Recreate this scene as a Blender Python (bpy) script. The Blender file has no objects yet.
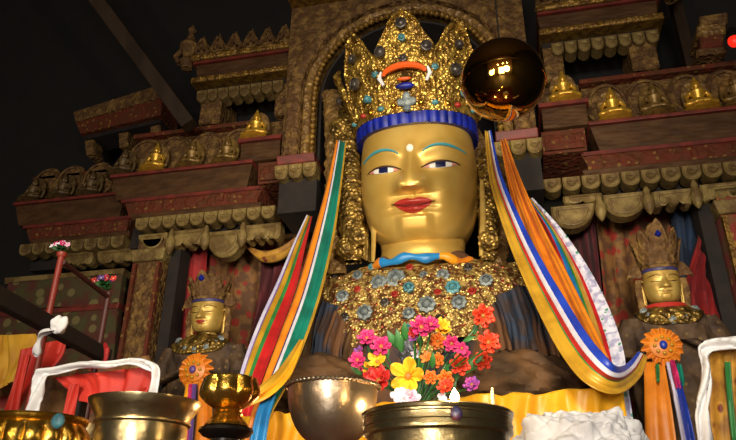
import bpy, bmesh, math, random
from mathutils import Vector, Matrix, noise
random.seed(7)
SC = bpy.context.scene
COL = SC.collection
PI = math.pi
# ------------------------------------------------------------------ camera
YAW, PITCH, ROLL, FPX = math.radians(12.8), math.radians(25.4), math.radians(0.5), 674.0
CAM = Vector((0, 0, 1.5))
hd = Vector((-math.sin(YAW), math.cos(YAW), 0)); r0 = Vector((math.cos(YAW), math.sin(YAW), 0)); zz = Vector((0, 0, 1))
FW = math.cos(PITCH)*hd + math.sin(PITCH)*zz
U0 = -math.sin(PITCH)*hd + math.cos(PITCH)*zz
RT = math.cos(ROLL)*r0 + math.sin(ROLL)*U0
UP = math.cos(ROLL)*U0 - math.sin(ROLL)*r0
cd = bpy.data.cameras.new('camera'); cam = bpy.data.objects.new('camera', cd); COL.objects.link(cam)
cd.sensor_width = 36; cd.lens = FPX/736*36; cd.clip_start = .05
cam.matrix_world = Matrix(((RT.x, UP.x, -FW.x, CAM.x), (RT.y, UP.y, -FW.y, CAM.y), (RT.z, UP.z, -FW.z, CAM.z), (0, 0, 0, 1)))
SC.camera = cam
def at(px, py, Y):
    """the point of the place seen at that spot of the photograph, on the upright plane y = Y"""
    d = FW*FPX + RT*(px-368) + UP*(220-py)
    return CAM + d*(Y/d.y)
def mpp(px, py, Y):
    d = FW*FPX + RT*(px-368) + UP*(220-py)
    return Y/d.y
# ------------------------------------------------------------------ materials
def lin(h):
    if isinstance(h, str):
        c = [int(h[i:i+2], 16)/255 for i in (0, 2, 4)]
    else: c = h
    return tuple(x/12.92 if x <= .04045 else ((x+.055)/1.055)**2.4 for x in c) + (1,)
MATS = {}
def mat(name, c1, rough=.6, metal=0, c2=None, scale=8, lo=.4, hi=.6, bump=0, bscale=30, btype='NOISE', stretch=(1, 1, 1), c3=None, s3=20, f3=.2, emit=0, trans=0, sheen=0, spec=.5, vtype='NOISE', coat=0):
    m = bpy.data.materials.new(name); m.use_nodes = True
    nt = m.node_tree; N = nt.nodes; L = nt.links
    b = N['Principled BSDF']
    b.inputs['Roughness'].default_value = rough; b.inputs['Metallic'].default_value = metal
    b.inputs['Specular IOR Level'].default_value = spec
    b.inputs['Transmission Weight'].default_value = trans
    b.inputs['Sheen Weight'].default_value = sheen
    b.inputs['Coat Weight'].default_value = coat
    b.inputs['Base Color'].default_value = lin(c1)
    tc = N.new('ShaderNodeTexCoord'); mp = N.new('ShaderNodeMapping'); mp.inputs['Scale'].default_value = stretch
    L.new(tc.outputs['Object'], mp.inputs['Vector'])
    def ramp(kind, sc, a, bb):
        if kind == 'VORONOI':
            t = N.new('ShaderNodeTexVoronoi'); t.inputs['Scale'].default_value = sc; out = t.outputs['Distance']
        else:
            t = N.new('ShaderNodeTexNoise'); t.inputs['Scale'].default_value = sc; t.inputs['Detail'].default_value = 5; out = t.outputs['Fac']
        L.new(mp.outputs['Vector'], t.inputs['Vector'])
        r = N.new('ShaderNodeMapRange'); r.inputs['From Min'].default_value = a; r.inputs['From Max'].default_value = bb
        L.new(out, r.inputs['Value']); return r.outputs['Result']
    col = None
    if c2:
        mx = N.new('ShaderNodeMix'); mx.data_type = 'RGBA'
        mx.inputs['A'].default_value = lin(c1); mx.inputs['B'].default_value = lin(c2)
        L.new(ramp(vtype, scale, lo, hi), mx.inputs['Factor']); col = mx.outputs['Result']
        if c3:
            m2 = N.new('ShaderNodeMix'); m2.data_type = 'RGBA'
            L.new(col, m2.inputs['A']); m2.inputs['B'].default_value = lin(c3)
            L.new(ramp('VORONOI', s3, f3+.06, f3), m2.inputs['Factor']); col = m2.outputs['Result']
        L.new(col, b.inputs['Base Color'])
    if bump:
        bn = N.new('ShaderNodeBump'); bn.inputs['Strength'].default_value = bump; bn.inputs['Distance'].default_value = .02
        L.new(ramp(btype, bscale, 0, 1), bn.inputs['Height']); L.new(bn.outputs['Normal'], b.inputs['Normal'])
    if emit:
        b.inputs['Emission Color'].default_value = lin(c1); b.inputs['Emission Strength'].default_value = emit
    MATS[name] = m
    return m
mat('face_gold', 'cfab5a', .4, .42, 'c39a46', 5, .35, .65, coat=.12)
mat('old_gold', 'c0a055', .44, .4, 'b28e42', 14)
mat('crown_gold', 'c8a24a', .33, .72, '80602a', 16, .42, .6, bump=.7, bscale=38, btype='VORONOI')
mat('dim_gold', '9a7a38', .42, .7, '55401c', 14, .4, .6, bump=.8, bscale=32, btype='VORONOI')
mat('necklace_gold', 'c2a35c', .38, .6, '6e4a2a', 24, .46, .56, bump=.8, bscale=45, btype='VORONOI', c3='8e2f1c', s3=22, f3=.2)
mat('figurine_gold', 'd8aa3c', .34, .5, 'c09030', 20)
mat('figurine_dull', '93743a', .45, .4, '6a4e26', 22)  # duller, browner tint for some of the figurines
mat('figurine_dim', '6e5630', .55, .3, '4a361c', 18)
mat('carved_wood', '5a3f24', .7, .05, '866636', 12, .45, .66, bump=.9, bscale=26, btype='VORONOI', spec=.25)
mat('carved_gilt', '735530', .5, .25, 'a07c3e', 14, .42, .68, bump=.9, bscale=22, btype='VORONOI')
mat('scroll_wood', '8a7444', .55, .15, '66502e', 9, .4, .6, bump=.5, bscale=30, spec=.25)
mat('gilt_trim', '94702c', .45, .5, '6a4a1e', 18, .4, .6, bump=.6, bscale=40)
mat('beam_brown', '553a22', .62, .05, '432c1a', 6, bump=.5, bscale=14, stretch=(.6, 1, 2), btype='VORONOI', spec=.15)
mat('beam_red', '632c1c', .75, 0, '56301c', 9, .4, .62, bump=.5, bscale=22, btype='VORONOI', c3='7c5a2c', s3=14, f3=.2, spec=.2)
mat('line_red', '74281c', .6, 0, '5a2016', 8)
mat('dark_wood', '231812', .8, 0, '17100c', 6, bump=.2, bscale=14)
mat('pole_wood', '382a1e', .6, 0, '2a1f16', 5, bump=.2, bscale=20, stretch=(1, 1, .2), spec=.12)
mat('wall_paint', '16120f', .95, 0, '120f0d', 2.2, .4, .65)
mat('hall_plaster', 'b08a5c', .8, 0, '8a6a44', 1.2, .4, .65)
mat('floor_stone', '4a3c30', .5, 0, '392d24', 3)
mat('ceiling_wood', '4a3826', .8, 0, '33261a', 3)
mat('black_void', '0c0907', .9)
mat('blue_paint', '0c1e8c', .45, 0, '09176c', 12)
mat('purple_paint', '3c3468', .5, 0, '2b2750', 12)
mat('teal_paint', '3f8a94', .5)
mat('lip_red', 'a02a20', .38, 0, '8e221a', 10)
mat('lip_dark', '5a120e', .5)
mat('eye_white', 'd8d4cc', .4)
mat('eye_pink', 'b87868', .5)
mat('eye_dark', '14193f', .3)
mat('lid_line', '3a2410', .5)
mat('pearl', 'e8dcc4', .3)
mat('robe_blue', '2c3444', .8, 0, '3c2e2a', 6, .42, .58, bump=.6, bscale=14, spec=.25)
mat('turquoise', '4f8b92', .4, 0, '3a6a74', 30, bump=.4, bscale=60)
mat('grey_stone', '7d8584', .45, .2, '596266', 24, bump=.5, bscale=50)
mat('dark_stone', '4d4640', .35, .2, '332d2a', 20)
mat('orange_enamel', 'd8581c', .35)
mat('silver', 'b8b6b0', .28, .9, '8e8a84', 8)
mat('robe_dark', '5c3d26', .8, 0, '2b2c36', 4, .45, .56, bump=.8, bscale=12, stretch=(1, 1, .4), spec=.25)
mat('robe_brown', '5a3e24', .75, 0, '3e2c1c', 4, bump=.5, bscale=9, spec=.25)
mat('attendant_robe', '584330', .7, .1, '3a2c24', 7, .4, .62, bump=.8, bscale=16, btype='VORONOI', c3='6b5530', s3=16, f3=.15, spec=.25)
mat('silk_orange', 'd07a18', .45, 0, 'bc6810', 6, sheen=.04)
mat('silk_yellow', 'e0a31c', .42, 0, 'cf8a14', 5, sheen=.04)
mat('silk_gold', 'c09326', .4, .1, 'a87c1c', 7, sheen=.04)
mat('silk_red', 'b81c1e', .45, 0, '9c1518', 6, sheen=.04)
mat('silk_green', '2c7a3c', .45, 0, '23652f', 6, sheen=.04)
mat('silk_teal', '0b705e', .45, 0, '085a4c', 6, sheen=.04)
mat('silk_blue', '1f3fae', .42, 0, '182f92', 6, sheen=.04)
mat('silk_sky', '1f78b4', .42, 0, '176299', 6, sheen=.04)
mat('silk_navy', '262052', .45, sheen=.04)
mat('silk_purple', '6b4a92', .45, 0, '543a78', 6, sheen=.04)
mat('silk_white', 'c6c2cc', .45, 0, 'b4aebc', 7, sheen=.04)
mat('silk_lilac', 'a9a4c4', .45, 0, 'c4c0d0', 6, sheen=.04)
mat('brocade_white', 'cfcddc', .45, 0, '9a98b8', 22, .45, .6, c3='4a8a72', s3=16, f3=.18)
mat('brocade_red', '8a2a1c', .7, 0, '6f4a24', 7, .45, .6, c3='a3742c', s3=7, f3=.2, sheen=.03)
mat('brocade_brown', '80582c', .75, 0, '5c3a20', 9, .45, .57, c3='8c2618', s3=8, f3=.32, sheen=.03)
mat('brocade_yellow', 'b8862a', .65, 0, '8a5c22', 9, .42, .6, c3='6e2f1c', s3=9, f3=.18, sheen=.03)
mat('cloth_red', '9c1d1d', .75, 0, '7c1518', 4, sheen=.04)
mat('cloth_maroon', '5c1a22', .8, 0, '461318', 4, sheen=.04)
mat('cloth_blue', '1b2f4c', .8, 0, '142338', 5, sheen=.04)
mat('cloth_yellow', 'c8951c', .7, 0, 'b07a14', 5, sheen=.04)
mat('cloth_scarlet', 'c02a18', .65, 0, 'a82014', 5, sheen=.04)
mat('cotton_white', 'e2e0e0', .7, 0, 'cfccce', 5)
mat('pole_red', '8a2f22', .5, 0, '74261c', 6)
mat('pole_maroon', '4a201c', .55, 0, '381815', 6)
mat('panel_paint', '52261a', .8, 0, '46401f', 6, .42, .6, bump=.4, bscale=14, c3='6f6238', s3=6, f3=.25)
mat('brass', 'b8a57c', .28, .95, 'a08c5e', 6, bump=.12, bscale=30)
mat('polished_gold', 'dcb050', .26, .95, 'c48c24', 8, bump=.25, bscale=26)
mat('bowl_silver', 'b09c84', .3, .88, '9c8468', 7, bump=.12, bscale=22)
mat('ball_gold', 'c49a4c', .06, 1, 'b88c3e', 3, bump=.05, bscale=6)
mat('dark_metal', '2c2622', .35, .7)
mat('foil', '5e6066', .4, .4, '787c86', 20, bump=.6, bscale=24)
mat('leaf_green', '2f6a2c', .5, 0, '234f22', 12)
mat('petal_pink', 'c02a6a', .55, 0, 'a81c58', 20)
mat('petal_red', 'b81f1a', .55, 0, '9a1614', 20)
mat('petal_scarlet', 'd8401e', .55, 0, 'c03014', 20)
mat('petal_orange', 'd8701c', .55, 0, 'c25a14', 20)
mat('petal_yellow', 'e6b422', .55, 0, 'd49a18', 20)
mat('petal_white', 'dcd4dc', .55, 0, 'd0a0b8', 20)
mat('petal_magenta', 'a83880', .55, 0, '7a3c90', 20)
mat('flower_heart', '8a5a18', .6)
mat('incense', 'd8c8a0', .7)
mat('mottled_blue_red', '34345e', .3, 0, '8a3a2a', 30)
mat('flame', 'ffcf7a', emit=30)
mat('lamp_glow', 'ffd08a', emit=14)
mat('lamp_red', 'e02414', .4, emit=1.2)
# ------------------------------------------------------------------ mesh builder
class MB:
    def __init__(s): s.v = []; s.f = []; s.m = []
    def add(s, vs, fs, mi=0):
        b = len(s.v); s.v.extend(Vector(v) for v in vs)
        for f in fs: s.f.append([b+i for i in f]); s.m.append(mi)
    def box(s, x0, x1, y0, y1, z0, z1, mi=0):
        if x0 > x1: x0, x1 = x1, x0
        vs = [(x, y, z) for x in (x0, x1) for y in (y0, y1) for z in (z0, z1)]
        s.add(vs, [(0, 1, 3, 2), (4, 6, 7, 5), (0, 4, 5, 1), (2, 3, 7, 6), (0, 2, 6, 4), (1, 5, 7, 3)], mi)
    def tube(s, pts, r, n=8, mi=0, caps=True):
        pts = [Vector(p) for p in pts]; k = len(pts)
        if not isinstance(r, (list, tuple)): r = [r]*k
        rings = []; prev = None
        for i, p in enumerate(pts):
            t = (pts[min(i+1, k-1)] - pts[max(i-1, 0)])
            if t.length < 1e-9: t = Vector((0, 0, 1))
            t.normalize()
            if prev is None:
                a = Vector((1, 0, 0)) if abs(t.x) < .9 else Vector((0, 1, 0))
                u = (a - t*a.dot(t)).normalized()
            else:
                u = (prev - t*prev.dot(t)).normalized()
            prev = u; w = t.cross(u)
            rings.append([p + (u*math.cos(2*PI*j/n) + w*math.sin(2*PI*j/n))*r[i] for j in range(n)])
        vs = [v for q in rings for v in q]; fs = []
        for i in range(k-1):
            for j in range(n):
                fs.append((i*n+j, i*n+(j+1) % n, (i+1)*n+(j+1) % n, (i+1)*n+j))
        if caps: fs.append(tuple(reversed(range(n)))); fs.append(tuple((k-1)*n+j for j in range(n)))
        s.add(vs, fs, mi)
    def lathe(s, prof, c=(0, 0, 0), n=40, mi=0, rfun=None, M=None):
        c = Vector(c); vs = []; fs = []; k = len(prof)
        for i, (r, z) in enumerate(prof):
            for j in range(n):
                a = 2*PI*j/n; rr = max(r, 1e-4)*(rfun(a, i/(k-1)) if rfun else 1)
                p = Vector((rr*math.cos(a), rr*math.sin(a), z))
                vs.append((M @ p if M else p) + c)
        for i in range(k-1):
            for j in range(n):
                fs.append((i*n+j, i*n+(j+1) % n, (i+1)*n+(j+1) % n, (i+1)*n+j))
        fs.append(tuple(reversed(range(n)))); fs.append(tuple((k-1)*n+j for j in range(n)))
        s.add(vs, fs, mi)
    def ell(s, c, r, nu=16, nv=10, mi=0, M=None):
        c = Vector(c); vs = []; fs = []
        for i in range(nv+1):
            ph = -PI/2 + PI*i/nv
            for j in range(nu):
                a = 2*PI*j/nu
                p = Vector((r[0]*math.cos(ph)*math.cos(a), r[1]*math.cos(ph)*math.sin(a), r[2]*math.sin(ph)))
                vs.append((M @ p if M else p) + c)
        for i in range(nv):
            for j in range(nu): fs.append((i*nu+j, i*nu+(j+1) % nu, (i+1)*nu+(j+1) % nu, (i+1)*nu+j))
        s.add(vs, fs, mi)
    def grid(s, fn, nu, nv, mi=0, closed=False, mif=None):
        """fn(u, v) for u, v in 0..1"""
        cu = nu if closed else nu+1
        vs = [fn(i/nu, j/nv) for j in range(nv+1) for i in range(cu)]
        b = len(s.v); s.v.extend(Vector(v) for v in vs)
        for j in range(nv):
            for i in range(nu):
                i2 = (i+1) % cu
                s.f.append([b+j*cu+i, b+j*cu+i2, b+(j+1)*cu+i2, b+(j+1)*cu+i]); s.m.append(mif((i+.5)/nu, (j+.5)/nv) if mif else mi)
    def slab(s, poly, back, bev=.0, mi=0):
        """closed outline (front face) carried back along the vector, its front edge eased by bev"""
        poly = [Vector(p) for p in poly]; back = Vector(back); n = len(poly)
        c = sum(poly, Vector())/n
        fr = [p + (c-p).normalized()*bev for p in poly] if bev else poly
        md = [p + back.normalized()*bev for p in poly]
        bk = [p + back for p in poly]
        if bev:
            vs = fr+md+bk; fs = [tuple(range(n)), tuple(reversed([2*n+i for i in range(n)]))]
            for i in range(n):
                j = (i+1) % n; fs += [(i, n+i, n+j, j), (n+i, 2*n+i, 2*n+j, n+j)]
        else:
            vs = fr+bk; fs = [tuple(range(n)), tuple(reversed([n+i for i in range(n)]))]
            for i in range(n):
                j = (i+1) % n; fs.append((i, n+i, n+j, j))
        s.add(vs, fs, mi)
    def plate(s, pp, Y, th, bev=.01, mi=0): s.slab([at(x, y, Y) for x, y in pp], (0, th, 0), bev, mi)
    def build(s, name, mats, parent=None, world=True, smooth=True, solid=0, sub=0, bevel=0, angle=40):
        if isinstance(mats, str): mats = [mats]
        off = Vector()
        me = bpy.data.meshes.new(name)
        if parent is not None and world:
            q = parent
            while q is not None: off += q.location; q = q.parent
        me.from_pydata([tuple(v-off) for v in s.v], [], s.f)
        for m in mats: me.materials.append(MATS[m])
        me.polygons.foreach_set('material_index', s.m)
        bm = bmesh.new(); bm.from_mesh(me); bmesh.ops.recalc_face_normals(bm, faces=bm.faces); bm.to_mesh(me); bm.free()
        if smooth:
            me.polygons.foreach_set('use_smooth', [True]*len(me.polygons))
            try: me.set_sharp_from_angle(angle=math.radians(angle))
            except Exception: pass
        me.update()
        o = bpy.data.objects.new(name, me); COL.objects.link(o)
        if parent is not None: o.parent = parent
        if bevel:
            b = o.modifiers.new('bevel', 'BEVEL'); b.width = bevel; b.segments = 2; b.limit_method = 'ANGLE'
        if solid:
            d = o.modifiers.new('solid', 'SOLIDIFY'); d.thickness = solid; d.offset = 0
        if sub:
            d = o.modifiers.new('sub', 'SUBSURF'); d.levels = sub; d.render_levels = sub
        return o
def tag(o, label=None, cat=None, group=None, kind=None):
    if label: o['label'] = label
    if cat: o['category'] = cat
    if group: o['group'] = group
    if kind: o['kind'] = kind
    return o
def thing(name, label, cat, loc=(0, 0, 0), group=None, rot=None):
    o = bpy.data.objects.new(name, None); COL.objects.link(o); o.location = loc
    if rot: o.rotation_euler = rot
    o.empty_display_size = .1
    return tag(o, label, cat, group)
def copy_tree(o, parent=None):
    c = o.copy(); COL.objects.link(c)
    if parent is not None: c.parent = parent
    for ch in list(o.children): copy_tree(ch, c)
    return c
def fuse(o, voxel):
    """melt overlapping pieces of one carved body into one continuous surface"""
    r = o.modifiers.new('remesh', 'REMESH'); r.mode = 'VOXEL'; r.voxel_size = voxel; r.use_smooth_shade = True
    s = o.modifiers.new('smooth', 'SMOOTH'); s.factor = .4; s.iterations = 2
    dg = bpy.context.evaluated_depsgraph_get()
    me = bpy.data.meshes.new_from_object(o.evaluated_get(dg), depsgraph=dg)
    o.modifiers.clear(); o.data = me
    me.polygons.foreach_set('use_smooth', [True]*len(me.polygons)); me.update()
    return o
def catmull(rows, t):
    """smooth interpolation in a list of tuples/vectors, t in 0..1"""
    n = len(rows)-1; x = min(max(t, 0), 1)*n; i = min(int(x), n-1); f = x-i
    p0, p1, p2, p3 = rows[max(i-1, 0)], rows[i], rows[i+1], rows[min(i+2, n)]
    def c(a, b, d, e): return .5*((2*b) + (-a+d)*f + (2*a-5*b+4*d-e)*f*f + (-a+3*b-3*d+e)*f**3)
    return [c(p0[k], p1[k], p2[k], p3[k]) for k in range(len(p1))]
def cell(p, s):
    d, _ = noise.voronoi(Vector(p)*s)
    return d[0], d[1]
def filigree(p, s):
    """height of chased metalwork: raised curls between cells"""
    d0, d1 = cell(p, s)
    e0, e1 = cell(Vector(p)+Vector((3.1, 1.7, .4)), s*2.1)
    return .6*max(0, 1-d0*1.9) + .4*max(0, 1-(d1-d0)*4) + .35*max(0, 1-e0*2.2)
def sheet(name, L, R, mats, stripes=None, nu=24, nv=40, fold=.0, ffreq=3, parent=None, solid=.006, wave=0, mid=None, jitter=0, seed=0, hemz=0):
    """cloth hung between two edges, each a list of (px, py, Y); stripes = [(share, material index)] across"""
    A = [tuple(at(*p)) for p in L]; B = [tuple(at(*p)) for p in R]
    def fn(u, v):
        a = Vector(catmull(A, v)); b = Vector(catmull(B, v))
        p = a.lerp(b, u)
        if mid: p += Vector(mid)*math.sin(PI*u)*(.3+.7*v)
        w = fold*math.sin(ffreq*2*PI*u + seed + 1.3*math.sin(2.2*v+seed)) + .5*fold*math.sin(ffreq*4.7*PI*u + 2*v + seed*2)
        p.y += w + wave*math.sin(v*9+seed+u*3)
        p.z += .35*w
        if jitter: p += noise.noise_vector(p*6+Vector((seed, 0, 0)))*jitter
        if hemz: p.z += hemz*v*math.sin(ffreq*2*PI*u+1)
        return p
    acc = []
    if stripes:
        s = 0
        for w, k in stripes: s += w; acc.append((s, k))
    def mif(u, v):
        for s, k in acc:
            if u*acc[-1][0] <= s+1e-6: return k
        return acc[-1][1] if acc else 0
    mb = MB(); mb.grid(fn, nu, nv, mif=mif if stripes else None)
    return mb.build(name, mats, parent, solid=solid, angle=80)
# ------------------------------------------------------------------ setting
def struct(name, mb, m):
    o = mb.build(name, m, smooth=False); o['kind'] = 'structure'; return o
b = MB(); b.box(-8.2, 5.2, -8, 7, -.1, 0); struct('floor', b, 'floor_stone')
b = MB(); b.box(-8.2, 5.2, -8, 7, 10.2, 10.35); struct('ceiling', b, 'ceiling_wood')
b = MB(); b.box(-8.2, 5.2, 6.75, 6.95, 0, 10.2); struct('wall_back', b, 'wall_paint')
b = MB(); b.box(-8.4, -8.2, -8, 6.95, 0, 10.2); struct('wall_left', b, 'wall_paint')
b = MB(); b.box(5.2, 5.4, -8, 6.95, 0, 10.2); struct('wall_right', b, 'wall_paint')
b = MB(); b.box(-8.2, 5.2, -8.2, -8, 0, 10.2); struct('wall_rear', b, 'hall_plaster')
# ------------------------------------------------------------------ carved altarpiece
XC = -.7
def cornice(mb, xa, xb, z0, z1, yf, yb, sl=0, lean=0, mi=0):
    """a beam whose front leans out and whose ends are mitred: wider at the top"""
    if xa > xb: xa, xb = xb, xa
    vs = [(xa+sl, yf+lean, z0), (xb-sl, yf+lean, z0), (xb, yf, z1), (xa, yf, z1), (xa+sl, yb, z0), (xb-sl, yb, z0), (xb, yb, z1), (xa, yb, z1)]
    mb.add(vs, [(0, 1, 2, 3), (5, 4, 7, 6), (4, 0, 3, 7), (1, 5, 6, 2), (3, 2, 6, 7), (4, 5, 1, 0)], mi)
def relief(mb, xa, xb, z0, z1, y, n, m, amp, seed=0, mi=0, sc=9):
    """a carved front: one continuous surface chased with foliage"""
    nz = max(4, int(n*(z1-z0)/abs(xb-xa)*1.2))
    def fn(u, v):
        x = xa+(xb-xa)*u; z = z0+(z1-z0)*v
        e = min(1, 12*min(u, 1-u), 5*min(v, 1-v))
        return Vector((x, y - amp*e*filigree((x, seed, z), sc), z))
    mb.grid(fn, n, nz, mi)
def roll_bm(x, z0, z1, y, w):
    """one lotus-petal roll end: a rounded tab with a raised whorl"""
    mb = MB(); h = z1-z0; pts = [(x-w/2, y, z1), (x-w/2, y, z0+h*.45)]
    for k in range(1, 8):
        a = PI + PI*k/8; pts.append((x+w/2*math.cos(a), y, z0+h*.45+h*.45*math.sin(a)))
    pts += [(x+w/2, y, z0+h*.45), (x+w/2, y, z1)]
    mb.slab(pts, (0, .16, 0), .012)
    c = Vector((x, y-.005, z0+h*.55))
    ring = [c + Vector((w*.27*math.cos(t)*(1-.07*t), 0, w*.27*math.sin(t)*(1-.07*t))) for t in [i*.5 for i in range(19)]]
    mb.tube(ring, .012, 5)
    return mb
def rolls(parent, xs, z0, z1, y, w, m):
    base = None
    for x in xs:
        if base is None:
            base = roll_bm(x, z0, z1, y, w).build('roll_end', m, parent, angle=30); bx = x
        else:
            c = base.copy(); COL.objects.link(c); c.parent = parent; c.location = (x-bx, 0, 0)
def lin_x(a, b, n): return [a+(b-a)*i/(n-1) for i in range(n)]
SIDES = {-1: 'left', 1: 'right'}
def entablature(s, u0, u1, Y, label, nrol, ru0, ru1, sl=.12, endf=None):
    x = lambda u: XC+s*u
    t = thing('carved_entablature', label, 'altar carving', (x((u0+u1)/2), Y+.2, 4.15))
    m = MB(); cornice(m, x(u0), x(u1), 4.62, 4.85, Y-.02, Y+.75, sl*.5, .05); m.build('cornice_beam', 'beam_brown', t, smooth=False, bevel=.008)
    m = MB(); cornice(m, x(u0-.01), x(u1+.01), 4.85, 4.885, Y-.05, Y+.75); m.build('red_fillet', 'line_red', t, smooth=False, bevel=.006)
    m = MB(); cornice(m, x(u0-.1), x(u1-.14), 4.43, 4.62, Y+.05, Y+.75, sl*.6, .04)
    relief(m, x(u0-.06), x(u1-.24), 4.45, 4.59, Y+.045, 110, 0, .045, s)
    m.build('frieze', 'beam_red', t, angle=35)
    if endf:
        m = MB(); cornice(m, x(endf[0]), x(endf[1]), 4.66, 4.88, Y+.04, Y+.7, 0, .03); relief(m, x(endf[0]+.02), x(endf[1]-.02), 4.68, 4.84, Y+.035, 30, 0, .04, s+4); m.build('end_frieze', 'beam_red', t, angle=35)
    m = MB(); cornice(m, x(u0-.08), x(u1-.12), 4.585, 4.622, Y+.03, Y+.75); m.build('red_fillet', 'line_red', t, smooth=False)
    m = MB(); cornice(m, x(u0-.12), x(u1-.26), 4.37, 4.43, Y+.0, Y+.75, .02, .03); m.build('lower_moulding', 'beam_brown', t, smooth=False, bevel=.012)
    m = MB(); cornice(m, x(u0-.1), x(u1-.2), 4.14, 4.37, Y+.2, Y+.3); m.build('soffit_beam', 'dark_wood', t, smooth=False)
    rolls(t, [x(u) for u in lin_x(ru0, ru1, nrol)], 4.235, 4.37, Y-.02, abs(ru1-ru0)/(nrol-1)*.93, 'scroll_wood')
    return t
entL = entablature(-1, 1.7, 3.24, 5.4, 'broad red and brown carved ledge with round lotus ends above the statue beside the goblet', 10, 1.5, 2.82, endf=(1.36, 1.66))
entR = entablature(1, 1.5, 3.24, 5.4, 'broad carved ledge with round lotus ends above the statue with the orange silk', 12, 1.12, 2.9, endf=(1.08, 1.46))
entW = entablature(-1, 3.3, 4.66, 5.75, 'set-back dim end of the carved ledge above the pole topped with pink flowers', 8, 3.3, 4.4)
# cloud boards hung under the ledges
def moon(cx, yt, w, h, sl=-.1):
    p = [(cx-w/2, yt-sl*w/2)]
    for k in range(0, 11):
        a = PI*k/10; p.append((cx-w/2*math.cos(a), yt+h*.18-sl*(-w/2*math.cos(a))*-1+h*.82*math.sin(a)))
    p.append((cx+w/2, yt+sl*w/2)); return p
def lobed(x0, x1, yt, h, n, sl=-.1):
    p = [(x0, yt)]; w = (x1-x0)/n
    for i in range(n):
        for k in range(0, 6):
            a = PI*k/5; xx = x0+w*(i+.5)-w/2*.98*math.cos(a)
            p.append((xx, yt+sl*(xx-x0)+h*.5+h*.5*math.sin(a)))
    p.append((x1, yt+sl*(x1-x0))); return p
def cloud_board(parent, poly, Y, th=.14):
    m = MB(); m.plate(poly, Y, th, .018)
    c = [sum(q[i] for q in poly)/len(poly) for i in (0, 1)]
    inner = [(c[0]+(x-c[0])*.72, c[1]+(y-c[1])*.7) for x, y in poly]
    P = [at(x, y, Y-.002) for x, y in inner]; m.tube(P+[P[0]], .012, 5)
    return m.build('cloud_board', 'scroll_wood', parent, angle=35)
def pendant(parent, px, py, Y, r=.05):
    c = at(px, py, Y); m = MB()
    m.lathe([(r*.3, .17), (r*.6, .13), (r*.55, .1), (r, .04), (r*.9, -.02), (r*.4, -.07), (0, -.09)], c, 14)
    return m.build('pendant_bud', 'scroll_wood', parent)
for poly in (moon(224, 230, 36, 27), lobed(168, 206, 231, 17, 3), moon(152, 233, 29, 17), lobed(243, 280, 225, 17, 4)): cloud_board(entL, poly, 5.42)
for p in ((170, 246), (205, 242), (242, 239)): pendant(entL, *p, 5.4)
for poly in (moon(626, 192, 45, 24), moon(573, 204, 44, 24), lobed(652, 696, 191, 17, 3), lobed(700, 745, 184, 18, 3), lobed(563, 602, 196, 9, 2)): cloud_board(entR, poly, 5.42)
for p in ((601, 212), (649, 205), (697, 199)): pendant(entR, *p, 5.4)
for poly in (lobed(58, 92, 254, 13, 3), lobed(96, 140, 251, 14, 3)): cloud_board(entW, poly, 5.8)
# niche galleries with their raised end boxes
def niche_gallery(s, u0, u1, Y, nu, label, raised=(1.42, 1.84), ztop=5.48):
    x = lambda u: XC+s*u
    t = thing('niche_gallery', label, 'altar carving', (x((u0+u1)/2), Y+.3, 4.885))
    m = MB(); m.box(x(u0), x(u1), Y+.3, Y+.7, 4.885, ztop); relief(m, x(u0), x(u1), 4.9, ztop-.02, Y+.29, 150, 0, .035, s*2+.3, sc=6)
    m.build('back_panel', 'carved_wood', t, angle=35)
    m = MB(); m.box(x(u0-.02), x(u1+.02), Y+.2, Y+.72, ztop, ztop+.05); m.build('top_rail', 'beam_red', t, smooth=False, bevel=.008)
    for u in nu:
        q = [(x(u)+.2*math.cos(a)*(1 if abs(math.cos(a)) > .2 else .8), Y+.2, 5.2+(.26 if math.sin(a) > 0 else .2)*math.sin(a)) for a in [2*PI*i/22 for i in range(22)]]
        m = MB(); m.slab(q, (0, .1, 0), .02); c = sum((Vector(v) for v in q), Vector())/22
        ring = [c+(Vector(v)-c)*.8+Vector((0, -.01, 0)) for v in q]; m.tube(ring+ring[:1], .018, 5)
        m.build('niche_aureole', 'carved_wood', t, angle=35)
    if raised:
        ra, rb = raised
        m = MB(); cornice(m, x(ra), x(rb), 4.885, 5.09, Y-.03, Y+.7, .0, .02); m.build('end_block', 'beam_brown', t, smooth=False, bevel=.01)
        m = MB(); cornice(m, x(ra-.02), x(rb+.02), 5.09, 5.13, Y-.06, Y+.7); m.build('red_fillet', 'line_red', t, smooth=False)
        m = MB(); m.box(x(ra), x(rb), Y+.3, Y+.7, 5.13, 5.54); relief(m, x(ra), x(rb), 5.15, 5.52, Y+.29, 40, 0, .05, s, sc=6); m.build('end_niche', 'carved_wood', t, angle=35)
    return t
niche_gallery(-1, 1.86, 3.22, 5.4, (1.98, 2.35, 2.72, 3.06), 'shelf of carved niches in front of a dark pole foot')
niche_gallery(1, 1.52, 3.3, 5.4, (1.72, 2.07, 2.43, 2.76), 'shelf of carved niches to the side of the hanging gilt ball', (1.1, 1.5))
niche_gallery(-1, 3.26, 4.7, 5.75, (3.5, 3.85, 4.2, 4.52), 'dim set-back shelf of niches at the far end of the altarpiece', raised=None, ztop=5.3)
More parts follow.
